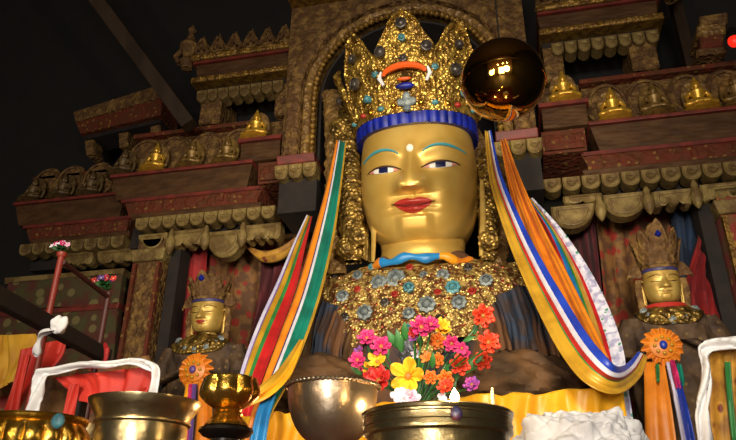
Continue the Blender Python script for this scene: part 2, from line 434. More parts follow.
# upper pavilions
def leaf_crest(parent, xc, z0, w, h, y):
    m = MB(); q = [(xc-w/2, y, z0), (xc-w*.42, y, z0+h*.35), (xc-w*.2, y, z0+h*.62), (xc, y, z0+h), (xc+w*.2, y, z0+h*.62), (xc+w*.42, y, z0+h*.35), (xc+w/2, y, z0)]
    m.slab(q, (0, .08, 0), .015)
    for sg in (-1, 1):
        m.tube([(xc+sg*w*.36, y-.01, z0+.02), (xc+sg*w*.3, y-.02, z0+h*.3), (xc+sg*w*.05, y-.02, z0+h*.75)], .018, 5)
    m.tube([(xc-w*.18, y-.02, z0+h*.2), (xc, y-.03, z0+h*.42), (xc+w*.18, y-.02, z0+h*.2)], .02, 5)
    return m.build('crest_leaf', 'carved_wood', parent, angle=35)
def pavilion(s, label, du=0):
    x = lambda u: XC+s*(u+du); Y = 5.5
    t = thing('carved_pavilion', label, 'altar carving', (x(1.95), Y+.3, 5.55))
    for ua, ub in ((2.22, 2.46), (1.42, 1.6)):
        m = MB(); m.box(x(ua), x(ub), Y+.1, Y+.5, 5.55, 5.95); relief(m, x(ua), x(ub), 5.56, 5.94, Y+.09, 16, 0, .04, s, sc=9); m.build('pilaster', 'carved_wood', t, angle=35)
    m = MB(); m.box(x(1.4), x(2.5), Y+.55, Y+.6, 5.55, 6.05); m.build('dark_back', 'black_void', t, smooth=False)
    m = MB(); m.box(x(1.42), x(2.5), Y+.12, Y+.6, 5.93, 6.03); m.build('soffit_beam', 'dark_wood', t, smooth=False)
    rolls(t, [x(u) for u in lin_x(1.56, 2.44, 8)], 5.8, 5.95, Y+.02, .115, 'scroll_wood')
    m = MB(); cornice(m, x(1.4), x(2.56), 6.03, 6.1, Y-.02, Y+.6); relief(m, x(1.41), x(2.55), 6.035, 6.095, Y-.025, 120, 0, .03, s, sc=16); m.build('gilt_moulding', 'gilt_trim', t, angle=35)
    m = MB(); cornice(m, x(1.4), x(2.54), 6.1, 6.28, Y, Y+.6, .02, .03); m.build('cornice_beam', 'beam_brown', t, smooth=False, bevel=.01)
    m = MB(); cornice(m, x(1.4), x(2.56), 6.28, 6.31, Y-.03, Y+.6); m.build('red_fillet', 'line_red', t, smooth=False)
    m = MB(); cornice(m, x(1.4), x(2.58), 6.31, 6.39, Y-.05, Y+.6); relief(m, x(1.41), x(2.57), 6.315, 6.385, Y-.055, 120, 0, .03, s*3, sc=14); m.build('gilt_moulding', 'gilt_trim', t, angle=35)
    for u in lin_x(1.5, 2.48, 6): leaf_crest(t, x(u), 6.39, .22, .3, Y-.02)
    m = MB(); c = Vector((x(2.68), Y+.05, 6.39)); m.lathe([(.06, -.1), (.09, 0), (.05, .06), (.1, .15), (.12, .22), (.06, .3), (.03, .4), (.05, .46), (0, .55)], c, 12)
    m.tube([c+Vector((-.1*s, 0, .1)), c+Vector((.06*s, 0, .22)), c+Vector((.16*s, 0, .1)), c+Vector((.1*s, 0, 0))], .035, 6); m.build('corner_finial', 'carved_wood', t)
    return t
pavL = pavilion(-1, 'upper carved roof with a pointed leaf crest over the brightest gilt figurine')
pavR = pavilion(1, 'upper carved roof edge with a gilt strip above the niches beside the gilt ball', -.22)
# the end canopy, turned away
t = thing('carved_canopy', 'dim tilted wooden canopy box behind the foot of the diagonal pole', 'altar carving', at(118, 125, 5.9))
def skew(pl, th, m, name, bev=.012):
    mb = MB(); mb.slab([at(*p) for p in pl], (0, th, 0), bev); return mb.build(name, m, t, smooth=False)
skew([(73, 112, 6.0), (162, 84, 5.7), (162, 97, 5.7), (75, 122, 6.0)], .4, 'carved_wood', 'carved_fascia')
skew([(75, 122, 6.02), (162, 97, 5.72), (160, 115, 5.72), (80, 134, 6.02)], .4, 'beam_red', 'painted_fascia')
skew([(82, 134, 6.08), (160, 115, 5.8), (160, 122, 5.8), (84, 140, 6.08)], .3, 'dark_wood', 'tooth_moulding')
for pa in ([(84, 140, 6.0), (93, 139, 6.0), (94, 153, 6.0), (86, 155, 6.0)], [(118, 133, 5.9), (128, 131, 5.9), (128, 145, 5.9), (119, 147, 5.9)], [(150, 126, 5.85), (160, 124, 5.85), (160, 139, 5.85), (150, 141, 5.85)]):
    skew(pa, .2, 'carved_wood', 'post')
# central arch
AX, AZ, AY = -.84, 5.36, 5.1
t = thing('throne_arch', 'great round carved arch with a beaded rim behind the tall crown', 'arch', (AX, AY+.2, 4.45))
def arch_pt(r, tt):
    """tt 0..1 along the arch from the foot of one leg over the top to the other"""
    leg = AZ-4.68; L = leg*2+PI*.95; d = tt*L
    if d < leg: return Vector((AX-r, 0, 4.68+d))
    if d > L-leg: return Vector((AX+r, 0, 4.68+(L-d)))
    a = PI-(d-leg)/.95; return Vector((AX+r*math.cos(a), 0, AZ+r*math.sin(a)))
def band(r0, r1, yf, amp, sc, name, m, nu=12, nv=260, back=.45):
    mb = MB()
    def fn(u, v):
        if u < .08: p = arch_pt(r0, v); p.y = AY+back; return p
        if u > .92: p = arch_pt(r1, v); p.y = AY+back; return p
        q = (u-.09)/.82; q = min(max(q, 0), 1); p = arch_pt(r0+(r1-r0)*q, v)
        p.y = AY+yf-.02*math.sin(PI*q)-amp*filigree((p.x, .3, p.z), sc)*min(1, 6*min(q, 1-q)+.1); return p
    mb.grid(fn, nu, nv); return mb.build(name, m, t, angle=50)
band(.885, .97, .0, .04, 9, 'inner_band', 'carved_gilt')
band(.97, 1.13, -.04, .05, 7, 'outer_band', 'carved_wood', 14)
mb = MB(); P = []; Rr = []
for k in range(421):
    p = arch_pt(.86, k/420); p.y = AY+.0; P.append(p); Rr.append(.014+.018*abs(math.sin(k*PI/6)))
mb.tube(P, Rr, 8); mb.build('bead_rim', 'gilt_trim', t)
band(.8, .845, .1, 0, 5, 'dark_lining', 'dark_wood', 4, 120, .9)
mb = MB()
q = [(AX-1.2, AY+.12, 4.7), (AX-1.2, AY+.12, 6.62), (AX+1.17, AY+.12, 6.62), (AX+1.17, AY+.12, 4.7), (AX+1.09, AY+.12, 4.7), (AX+1.09, AY+.12, AZ)]
q += [(AX+1.09*math.cos(a), AY+.12, AZ+1.09*math.sin(a)) for a in [PI*i/24 for i in range(1, 24)]] + [(AX-1.09, AY+.12, AZ), (AX-1.09, AY+.12, 4.7)]
mb.slab(q, (0, .4, 0), 0); mb.build('spandrel', 'carved_wood', t, smooth=False)
for sg in (-1, 1):
    mb = MB(); xa, xb = AX+sg*.81, AX+sg*1.17
    cornice(mb, xa, xb, 4.6, 4.68, AY-.08, AY+.5, .0, .03); mb.build('leg_moulding', 'line_red', t, smooth=False, bevel=.01)
    rolls(t, lin_x(AX+sg*.86, AX+sg*1.13, 3), 4.45, 4.6, AY-.05, .13, 'scroll_wood')
    mb = MB(); mb.box(xa, xb, AY+.05, AY+.5, 4.15, 4.6); mb.build('leg_core', 'dark_wood', t, smooth=False)
    mb = MB(); c = (AX+sg*1.02, 0, 6.6); cornice(mb, AX+sg*.55, AX+sg*1.2, 6.62, 6.72, AY-.05, AY+.5); relief(mb, AX+sg*.56, AX+sg*1.19, 6.63, 6.71, AY-.055, 60, 0, .03, sg, sc=14); mb.build('crown_moulding', 'gilt_trim', t, angle=35)
    mb = MB(); cornice(mb, AX+sg*.55, AX+sg*1.17, 6.72, 6.95, AY, AY+.5); mb.build('top_block', 'beam_brown', t, smooth=False)
# pillars, carved, from the floor
def pillar(s, ua, ub, label, m):
    x = lambda u: XC+s*u
    t = thing('carved_pillar', label, 'pillar', (x((ua+ub)/2), 5.5, 0))
    mb = MB(); mb.box(x(ua), x(ub), 5.42, 5.72, 0, 4.14); relief(mb, x(ua+.04), x(ub-.04), 2.4, 3.86, 5.415, 22, 0, .045, s, sc=8); mb.build('shaft', m, t, angle=35)
    mb = MB(); cornice(mb, x(ua-.05), x(ub+.05), 3.9, 4.02, 5.36, 5.74, .03, .02); mb.build('capital', 'scroll_wood', t, smooth=False, bevel=.015)
    for u in (ua+.015, ub-.015):
        mb = MB(); mb.box(x(u)-.018, x(u)+.018, 5.38, 5.43, .2, 3.88); mb.build('edge_fillet', 'beam_red' if m != 'brocade_red' else 'gilt_trim', t, smooth=False)
    mb = MB(); mb.box(x(ua-.14), x(ua-.03), 5.5, 5.7, 0, 4.14); mb.build('dark_jamb', 'dark_wood', t, smooth=False)
    mb = MB(); mb.box(x(ua-.06), x(ub+.06), 5.36, 5.76, 0, .25); mb.build('plinth', 'beam_brown', t, smooth=False, bevel=.01)
pillar(-1, 2.55, 2.83, 'carved brown and gilt pillar next to the red drape', 'carved_wood')
pillar(1, 2.4, 2.72, 'red painted pillar with carved face beside the red wall cloth', 'brocade_red')
# low painted panels of the dim end bay
t = thing('painted_panel', 'dark red painted altar panel with gilt figures behind the pole with pink flowers', 'panel', at(62, 330, 5.85))
def flat(pl, th, m, name, bev=.01):
    mb = MB(); mb.plate(pl, 5.8, th, bev); mb.build(name, m, t, smooth=False)
flat([(8, 282), (122, 273), (118, 304), (0, 312)], .1, 'panel_paint', 'painted_board')
flat([(4, 278), (124, 268), (122, 274), (4, 284)], .2, 'scroll_wood', 'top_rail', .01)
flat([(-10, 312), (119, 302), (117, 308), (-12, 318)], .2, 'line_red', 'lower_rail', .01)
flat([(-12, 318), (117, 308), (105, 470), (-30, 480)], .1, 'panel_paint', 'lower_board')
flat([(-14, 350), (110, 340), (110, 345), (-14, 356)], .2, 'line_red', 'lower_rail', .01)
# poles
def pole(name, label, cat, a, b, r, m, n=12):
    mb = MB(); a = Vector(a); b = Vector(b)
    mb.tube([a, b], r, n); o = mb.build(name, m, angle=50); tag(o, label, cat); return o
a = at(190, 126, 5.28); b = at(94, -4, 4.7); d = (b-a).normalized()
mb = MB(); w = d.cross(Vector((0, 1, 0))).normalized()*.075; e = Vector((0, .07, 0))
b2 = b+d*1.4
mb.add([a-w-e, a+w-e, a+w+e, a-w+e, b2-w-e, b2+w-e, b2+w+e, b2-w+e], [(0, 1, 2, 3), (7, 6, 5, 4), (0, 4, 5, 1), (1, 5, 6, 2), (2, 6, 7, 3), (3, 7, 4, 0)])
o = mb.build('wooden_strut', 'pole_wood', smooth=False, bevel=.01); tag(o, 'long plain wooden strut slanting across the dark upper corner', 'pole')
P0 = at(689, 52, 5.85)
mb = MB(); mb.box(P0.x-.055, P0.x+.055, 5.84, 5.95, 5.532, 9); o = mb.build('wooden_post', 'pole_wood', smooth=False, bevel=.01); tag(o, 'plain upright wooden post rising beside the small red lamp', 'post')
# carved stack at the top corner
t = thing('bracket_stack', 'dim stack of carved bracket blocks beyond the upright post', 'altar carving', at(712, 62, 5.55))
for pl, m in (([(700, 16), (728, 12), (728, 22), (700, 26)], 'carved_wood'), ([(697, 26), (726, 22), (726, 33), (697, 36)], 'carved_gilt'), ([(700, 36), (724, 33), (724, 46), (700, 49)], 'beam_red'), ([(697, 49), (727, 46), (727, 52), (697, 56)], 'carved_wood')):
    mb = MB(); mb.plate(pl, 5.5, .3, .015); mb.build('bracket_block', m, t, smooth=False)
# the small red lamp
c = at(734, 41, 5.2); t = thing('red_lamp', 'small glowing red lamp at the upper edge beyond the wooden post', 'lamp', c)
mb = MB(); mb.ell(c, (.05, .05, .06), 14, 10); mb.build('bulb', 'lamp_red', t)
mb = MB(); mb.lathe([(.02, .14), (.05, .1), (.055, .04), (.045, .03)], c, 14); mb.build('socket', 'dark_metal', t)
# ------------------------------------------------------------------ gilt figurines in the niches
def figurine_proto():
    t = thing('gilt_figurine', '', 'figurine', (0, 0, 0))
    m = MB()
    m.ell((0, -.015, .078), (.085, .06, .028), 18, 8)          # crossed legs
    for s in (-1, 1): m.ell((s*.08, -.03, .075), (.046, .04, .026), 12, 8); m.tube([(s*.1, -.03, .075), (s*.04, -.07, .075), (-s*.02, -.075, .08)], [.024, .022, .016], 8)
    m.lathe([(.03, .08), (.044, .1), (.036, .14), (.05, .18), (.062, .205), (.03, .222), (.018, .24)], (0, .012, 0), 16)
    for s in (-1, 1): m.tube([(s*.055, .012, .208), (s*.082, .012, .165), (s*.085, -.01, .12), (s*.05, -.05, .105), (s*.01, -.06, .103)], [.018, .017, .014, .012, .011], 8)
    m.ell((0, .004, .262), (.03, .032, .037), 14, 10); m.lathe([(.031, .275), (.033, .282), (.024, .3), (.015, .318), (.012, .33), (.006, .345), (0, .35)], (0, .008, 0), 12)
    for s in (-1, 1): m.ell((s*.031, .006, .253), (.006, .008, .018), 8, 6)
    body = m.build('body', 'figurine_gold', t, world=False); fuse(body, .0045)
    m = MB(); m.lathe([(.1, 0), (.13, .008), (.12, .022), (.1, .026), (.125, .034), (.11, .05), (.03, .05)], (0, 0, 0), 30, rfun=lambda a, v: 1+.06*abs(math.sin(a*7))); m.build('lotus_base', 'figurine_gold', t, world=False)
    m = MB(); q = [(.105*math.cos(a), .05, .2+.15*math.sin(a)) for a in [2*PI*i/24 for i in range(24)]]; m.slab(q, (0, .02, 0), .006); m.build('aureole', 'carved_gilt', t, world=False)
    return t
fp = figurine_proto(); first = True
FIGS = [(257, 137, 5.5, 1.1, 'b', 'brightest small gilt seated figurine, in the raised niche under the leaf-crested roof'),
 (228, 158, 5.5, 1., 'd', 'dull gilt seated figurine just below the brightest one under the leaf-crested roof'),
 (193, 163, 5.5, 1., 'd', 'small gilt figurine near the middle of the niche shelf, below the wooden strut'),
 (157, 167, 5.5, 1.05, 'b', 'small gilt figurine with a bright golden base, fourth from the beaded arch'),
 (125, 169, 5.5, 1., 'w', 'brown figurine at the end of the niche shelf, below the tilted canopy box'),
 (94, 183, 5.85, 1., 'w', 'dark figurine nearest the step in the dim set-back niche shelf'),
 (66, 187, 5.85, 1., 'w', 'dark figurine in the middle of the dim set-back niche shelf'),
 (36, 192, 5.85, 1., 'w', 'outermost dark figurine on the dim set-back niche shelf'),
 (565, 102, 5.5, 1.12, 'b', 'gilt seated figurine on the raised block right next to the hanging gilt ball'),
 (613, 114, 5.5, 1.1, 'b', 'gilt figurine on the lower shelf, second one along from the gilt ball'),
 (655, 110, 5.5, 1.1, 'd', 'dull gilt figurine between two brighter ones, below the upper roof beside the gilt ball'),
 (698, 104, 5.5, 1.1, 'b', 'gilt seated figurine directly below the plain upright wooden post'),
 (737, 100, 5.5, 1.1, 'd', 'gilt figurine cut by the picture edge, below the small red lamp')]
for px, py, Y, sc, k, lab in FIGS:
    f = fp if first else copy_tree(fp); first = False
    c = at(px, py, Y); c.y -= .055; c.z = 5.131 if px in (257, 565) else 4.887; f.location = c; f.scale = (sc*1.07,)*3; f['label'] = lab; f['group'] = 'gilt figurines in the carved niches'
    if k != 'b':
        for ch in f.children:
            ch.data = ch.data.copy(); ch.data.materials[0] = MATS['figurine_dull' if k == 'd' else 'figurine_dim']
# ------------------------------------------------------------------ heads
ROWS = [(-.80, .02, .02), (-.88, .32, .32), (-.95, .46, .60), (-.93, .60, .80), (-.80, .75, .92), (-.58, .875, .98), (-.3, .955, 1.0), (0, 1.0, 1.0), (.35, 1.0, .98), (.7, .98, .95), (1.0, .93, .89), (1.25, .82, .78), (1.45, .6, .56), (1.58, .3, .28), (1.62, .02, .02)]
NSUP = 2.35
def g1(x, s): return math.exp(-(x/s)**2)
def sst(a, b, x):
    t = min(max((x-a)/(b-a), 0), 1); return t*t*(3-2*t)
def feat(x, z):
    """relief of the face in head units, x across, z up"""
    d = 0
    ax = abs(x)
    # nose
    lift = sst(.62, -.06, z)
    wn = .075+.105*sst(.3, -.05, z)
    cut = sst(-.20, -.135, z)
    d += (.05*sst(.75, .45, z) + .28*lift**1.5)*g1(x, wn*1.25)*cut
    d += .12*g1(ax-.175, .085)*g1(z+.09, .08)*sst(-.2, -.14, z)
    # brow ridge running into the nose, eye hollow, lids
    bz = .42+.22*math.sin(min(ax/.9, 1)*PI*.62)
    d += .035*g1(z-bz, .09)*sst(.05, .25, ax)*sst(1.0, .8, ax)
    d -= .06*g1(ax-.42, .27)*g1(z-.27, .13)
    d += .055*g1(ax-.46, .24)*g1(z-.27, .085)
    # cheeks
    d += .045*g1(ax-.55, .28)*g1(z+.18, .25)
    # lips
    d += .075*g1(x, .24)*g1(z+.315, .06) + .085*g1(x, .2)*g1(z+.455, .07)
    d -= .045*g1(x, .3)*g1(z+.385, .022)
    d -= .03*g1(x, .035)*g1(z+.235, .05)
    d -= .016*g1(ax-.34, .06)*g1(z+.36, .07)
    # chin boss under a soft groove
    d -= .045*g1(x, .3)*g1(z+.51, .04)
    d += .06*sst(.33, .17, ax)*sst(-.49, -.57, z)*sst(-.95, -.72, z)
    return d
def head_row(t): return catmull(ROWS, t)
TZ = [(i/400, head_row(i/400)[0]) for i in range(80, 401)]
def row_at_z(z):
    for (t0, z0), (t1, z1) in zip(TZ, TZ[1:]):
        if z0 <= z <= z1 or z1 <= z <= z0:
            f = 0 if z1 == z0 else (z-z0)/(z1-z0); 
            if t0+f*(t1-t0) > .2: return head_row(t0+f*(t1-t0))
    return head_row(.5)
def face_pt(x, z, off=0):
    _, a, bb = row_at_z(z); q = min(abs(x/a), .999)
    y = -bb*(1-q**NSUP)**(1/NSUP)
    return Vector((x, y-feat(x, z)*min(1, 1.4*(1-q**4))-off, z))
def head_mb(U, nu=150, nv=150):
    mb = MB()
    def fn(u, v):
        th = (u*2-1)*PI; z, a, bb = head_row(v)
        s, c = math.sin(th), math.cos(th)
        x = a*math.copysign(abs(s)**(2/NSUP), s); y = -bb*math.copysign(abs(c)**(2/NSUP), c)
        if c < 0: y *= .95
        if c > 0:
            q = min(abs(x/max(a, .01)), 1); y -= feat(x, z)*min(1, 1.4*(1-q**4))*(1 if v > .13 else 0)
        return Vector((x, y, z))*U
    # cluster columns on the front of the face
    def fw(u, v):
        q = u*2-1; q = math.copysign(abs(q)**1.35, q); return fn((q+1)/2, v)
    mb.grid(fw, nu, nv, closed=True); return mb
def patch(U, xs, lo, hi, off, n=24, m=6, bulge=0):
    mb = MB()
    def fn(u, v):
        x = xs[0]+(xs[1]-xs[0])*u; z = lo(u)+(hi(u)-lo(u))*v
        return face_pt(x, z, off+bulge*math.sin(PI*u)**.5*math.sin(PI*v))*U
    mb.grid(fn, n, m); return mb
def strip(U, pts, r, off, n=6):
    mb = MB(); P = [face_pt(x, z, off)*U for x, z in pts]; k = len(P)
    R = [r*U*(.35+.65*math.sin(PI*(i+.5)/k)) for i in range(k)]
    mb.tube(P, R, n); return mb
def eye_curves(s, ec=.465, hw=.27, ez=.245):
    # inner corner lower, upper lid a low arc, lower lid almost flat
    up = lambda u: ez + (u if s > 0 else 1-u)*.05-.02 + .075*math.sin(PI*u)**.75
    lo = lambda u: ez + (u if s > 0 else 1-u)*.05-.02 - .035*math.sin(PI*u)
    return (ec*s-hw, ec*s+hw), lo, up
def build_face(parent, U, mg, openeyes=True, res=150, lips='lip_red', brow='teal_paint'):
    head = head_mb(U, res, res).build('head', mg, parent, world=False)
    for s in (-1, 1):
        pts = [(s*(.2+.66*k/14), .47+.15*math.sin(PI*min(1, (k/14)**.8*.8+.06))-.02*(k/14)) for k in range(15)]
        strip(U, pts, .027, .01, 6).build('eyebrow', brow, head, world=False)
        xs, lo, up = eye_curves(s)
        if openeyes:
            e = patch(U, xs, lo, up, .012, 24, 6, .012).build('eye', 'eye_white', head, world=False)
            cx = (xs[0]+xs[1])/2
            for k, (dx, hw, mm, nm) in enumerate(((0, .08, 'eye_dark', 'iris'),)):
                iu = lambda u: lo((cx+dx-hw+2*hw*u-xs[0])/(xs[1]-xs[0]))+.008
                iv = lambda u: up((cx+dx-hw+2*hw*u-xs[0])/(xs[1]-xs[0]))-.002
                patch(U, (cx+dx-hw, cx+dx+hw), iu, iv, .026, 10, 5).build(nm, mm, head, world=False)
            hx = .055
            for q, dx in enumerate((-1, 1)):
                x0, x1 = (xs[0], xs[0]+.1) if dx < 0 else (xs[1]-.1, xs[1])
                patch(U, (x0, x1), lambda u: lo((x0+(x1-x0)*u-xs[0])/(xs[1]-xs[0])), lambda u: up((x0+(x1-x0)*u-xs[0])/(xs[1]-xs[0])), .02, 6, 4).build('eye_corner', 'eye_pink', head, world=False)
            strip(U, [(xs[0]-.03+(xs[1]-xs[0]+.06)*k/16, up(min(max(k/16, 0), 1))+.006) for k in range(17)], .02, .02).build('eyelid_line', 'lid_line', head, world=False)
        else:
            strip(U, [(xs[0]+(xs[1]-xs[0])*k/12, lo(k/12)) for k in range(13)], .03, .01).build('eyelid_line', 'lid_line', head, world=False)
    hw = .31
    lo = lambda u: -.385+.05*abs(2*u-1)**1.6-.125*math.sin(PI*u)**.8
    up = lambda u: -.385+.05*abs(2*u-1)**1.6+.125*math.sin(PI*u)**.7-.03*g1(u-.5, .09)
    patch(U, (-hw, hw), lo, up, .014, 40, 14).build('lips', lips, head, world=False)
    strip(U, [(hw*1.12*(k/8-1), -.385+.055*abs(k/8-1)**1.6) for k in range(17)], .016, .022).build('mouth_line', 'lip_dark', head, world=False)
    return head
def ear_mb(U, s):
    mb = MB(); P = [(s*.99, .02, .42), (s*1.1, .08, .5), (s*1.15, .14, .3), (s*1.1, .08, 0), (s*1.06, .02, -.3), (s*1.07, .0, -.65), (s*1.06, 0, -.95), (s*1.0, .02, -1.05), (s*.98, .03, -.8), (s*1.0, .04, -.4)]
    mb.tube([Vector(p)*U for p in P], [.06*U, .09*U, .1*U, .09*U, .08*U, .075*U, .085*U, .08*U, .05*U, .04*U], 10); return mb
# ------------------------------------------------------------------ the great statue
SX = -.665
st = thing('temple_statue', 'giant golden-faced seated statue with tall jewelled crown under the great arch', 'statue', (SX, 5.0, 1.55))
HU = .472
head_e = bpy.data.objects.new('head_group', None)
HLOC = Vector((SX, 4.86, 4.03)); TILT = math.radians(13)
def put(o):                                                         # seat a head piece on the neck, bowed forward
    o.location = HLOC - Vector(st.location); o.rotation_euler = (TILT, 0, 0); return o
bpy.data.objects.remove(head_e)
head = put(build_face(st, HU, 'face_gold', True, 190))
mb = MB(); c = face_pt(0, .57, .01)*HU; mb.ell(c, (.03, .02, .032), 16, 10); mb.build('forehead_pearl', 'pearl', head, world=False)
for s in (-1, 1): put(ear_mb(HU, s).build('ear', 'face_gold', st, world=False))
# neck with its three folds
mb = MB(); prof = []
for k in range(31):
    v = k/30; z = 3.28+.55*v
    prof.append((.31+.03*(1-v)+.05*max(0, .25-v)+.012*abs(math.sin(v*PI*4.2)), z))
mb.lathe(prof, (SX, 4.9, 0), 48, rfun=lambda a, v: 1); mb.build('neck', 'face_gold', st)
# blue scalloped band and crown
def ring_grid(name, m, z0, z1, r, thick, scal=0, nsc=44, parent=None, front=1.0, nu=220):
    mb = MB()
    def fn(u, v):
        a = (u*2-1)*PI
        prof = [(0, 0), (1, 0), (1.05, .5), (1, 1), (0, 1)]
        i = min(int(v*4), 3); f = v*4-i; q0, q1 = prof[i], prof[i+1]
        q = (q0[0]+(q1[0]-q0[0])*f, q0[1]+(q1[1]-q0[1])*f)
        sc = abs(math.sin(a*nsc/2)) if scal else 0
        rr = r+thick*q[0]*(1+.3*sc*scal); z = z0+(z1-z0)*q[1] + (scal*.05*sc if q[1] > .6 else 0) - (scal*.16*math.sin(a/2)**2*(1-.6*q[1]))
        s, c = math.sin(a), math.cos(a)
        return Vector((rr*math.copysign(abs(s)**.92, s), -rr*.955*math.copysign(abs(c)**.92, c), z))*HU
    mb.grid(fn, nu, 12, closed=True); return put(mb.build(name, m, parent or st, world=False))
ring_grid('blue_hair_band', 'blue_paint', 1.0, 1.19, .93, .1, 1, 40)
crown = ring_grid('crown', 'crown_gold', 1.19, 1.42, .97, .1)
def crown_leaf(az, z0, h, w, r0, lean, seed, m='crown_gold', amp=.06, sc=7.5, thick=.05):
    mb = MB()
    def wid(v):
        if v < .25: return w*(.92+.1*math.sin(v/.25*PI/2))
        q = (v-.25)/.75; return w*1.02*(1-q**2.5)**.85*(1+.05*math.sin(q*16))+.012
    def base(u, v):
        x = (2*u-1)*wid(v); r = r0+lean*v+.05*math.sin(v*PI); a = az+x/r0
        return Vector((r*math.sin(a), -r*math.cos(a)*.96, z0+h*v-.10*(2*u-1)**2*v)), a, x
    def fn(u, v):
        if u < .06 or u > .94 or v > .985:
            p, a, x = base(0 if u < .06 else 1 if u > .94 else u, v); back = .02
            return (p - Vector((math.sin(a), -math.cos(a), 0))*thick*.3)*HU
        uu = (u-.06)/.88; p, a, x = base(uu, v)
        e = min(1, 7*min(uu, 1-uu)+.15)
        border = .05*g1(min(uu, 1-uu)-.05, .045)
        d = amp*filigree((x, v*h, seed), sc)*e+border
        return (p + Vector((math.sin(a), -math.cos(a), 0))*d)*HU
    mb.grid(fn, 64, 84)
    o = mb.build('crown_leaf', m, crown, world=False, angle=70)
    sd = o.modifiers.new('solid', 'SOLIDIFY'); sd.thickness = .02; sd.offset = -1
    def on(u, v, off=.1):
        p, a, x = base(u, v); n = Vector((math.sin(a), -math.cos(a), .0)); return (p+n*off)*HU, n, a
    return o, on
def medallion(parent, on, u, v, r, m='dark_stone', name='medallion', off=.09):
    c, n, a = on(u, v, off); mb = MB()
    M = Vector((0, 0, 1)).rotation_difference(n).to_matrix()
    mb.lathe([(r, -.02), (r*1.05, 0), (r, .012), (r*.8, .014), (r*.72, .006), (r*.6, .016), (r*.3, .024), (0, .026)], c, 20, M=M, rfun=lambda t, q: 1+.05*math.cos(8*t))
    return mb.build(name, m, parent, world=False)
D = math.radians
LEAVES = [(0, 1.36, 1.62, .5, 1.06, .10, 1), (-42, 1.34, 1.4, .39, 1.06, .24, 2), (42, 1.34, 1.4, .39, 1.06, .24, 3), (-80, 1.3, 1.12, .32, 1.06, .3, 4), (80, 1.3, 1.12, .32, 1.06, .3, 5), (-26, 1.3, .8, .26, 1.0, .08, 6), (26, 1.3, .8, .26, 1.0, .08, 7), (-62, 1.3, .68, .26, 1.0, .12, 8), (62, 1.3, .68, .26, 1.0, .12, 9)]
for az, z0, h, w, r, ln, sd in LEAVES:
    o, on = crown_leaf(D(az), z0, h, w, r, ln, sd)
    if sd == 1:
        for u, v in ((.16, .55), (.84, .55), (.5, .8), (.5, .42)): medallion(o, on, u, v, .045 if v != .42 else .03, off=.11)
        medallion(o, on, .5, .64, .028, 'turquoise', 'jewel', .1)
        # the jewel at the heart of the leaf: orange arch, pale stone, blue drop
        mb = MB(); P = [on(.5+.27*math.cos(a)*1, .26+.075*math.sin(a), .15)[0] for a in [PI*k/14 for k in range(15)]]
        mb.tube(P, [.014+.014*math.sin(PI*k/14) for k in range(15)], 8); mb.build('enamel_arch', 'orange_enamel', o, world=False)
        mb = MB(); mb.ell(on(.5, .235, .13)[0], (.07, .03, .035), 16, 10); mb.build('pale_stone', 'dim_gold', o, world=False)
        mb = MB(); mb.ell(on(.5, .195, .15)[0], (.055, .02, .016), 14, 8); mb.build('orange_bead', 'orange_enamel', o, world=False)
        for uu in (.2, .8):
            mb = MB(); mb.tube([on(uu, .17, .14)[0], on(uu+.04*(1 if uu > .5 else -1), .25, .15)[0], on(uu, .32, .13)[0]], [.012, .018, .008], 8); mb.build('white_flame', 'cotton_white', o, world=False)
        mb = MB(); mb.ell(on(.5, .125, .14)[0], (.075, .03, .026), 16, 8); mb.build('blue_stone', 'blue_paint', o, world=False)
        for uu, vv in ((.1, .33), (.9, .33)):
            medallion(o, on, uu, vv, .026, 'turquoise', 'jewel', .1)
    elif sd in (2, 3):
        medallion(o, on, .5, .66, .034, off=.1); medallion(o, on, .45, .36, .05, off=.1); medallion(o, on, .7, .12, .03, 'turquoise', 'jewel', .1)
    elif sd in (4, 5):
        medallion(o, on, .5, .5, .034, off=.1)
# quatrefoil and jewels on the crown band
def band_pt(a, z, off=.1): r = 1.07+off; return Vector((r*math.sin(a), -r*.955*math.cos(a), z))*HU
mb = MB(); c = band_pt(0, 1.34, .03)
for k in range(4): mb.ell(c+Vector((.045*math.cos(PI*k/2), -.01, .05*math.sin(PI*k/2))), (.034, .02, .034), 12, 8)
mb.ell(c, (.04, .03, .04), 12, 8); q = mb.build('quatrefoil', 'grey_stone', crown, world=False); fuse(q, .007)
for a, m in ((-24, 'turquoise'), (24, 'turquoise'), (-46, 'lip_red'), (46, 'lip_red'), (-68, 'turquoise'), (68, 'turquoise')):
    mb = MB(); mb.ell(band_pt(D(a), 1.31, .03), (.03, .03, .022), 12, 8); mb.build('jewel', m, crown, world=False)
# bright knobs of the crown band
for a in (-36, -12, 12, 36):
    mb = MB(); mb.ell(band_pt(D(a), 1.31, .02), (.028, .028, .026), 12, 8); mb.build('gold_boss', 'polished_gold', crown, world=False)
# hair behind the ears, and a dark crown of the head
mb = MB(); mb.ell((0, .25*HU, .35*HU), (1.02*HU, .8*HU, 1.25*HU), 32, 20); put(mb.build('hair', 'dark_wood', st, world=False))
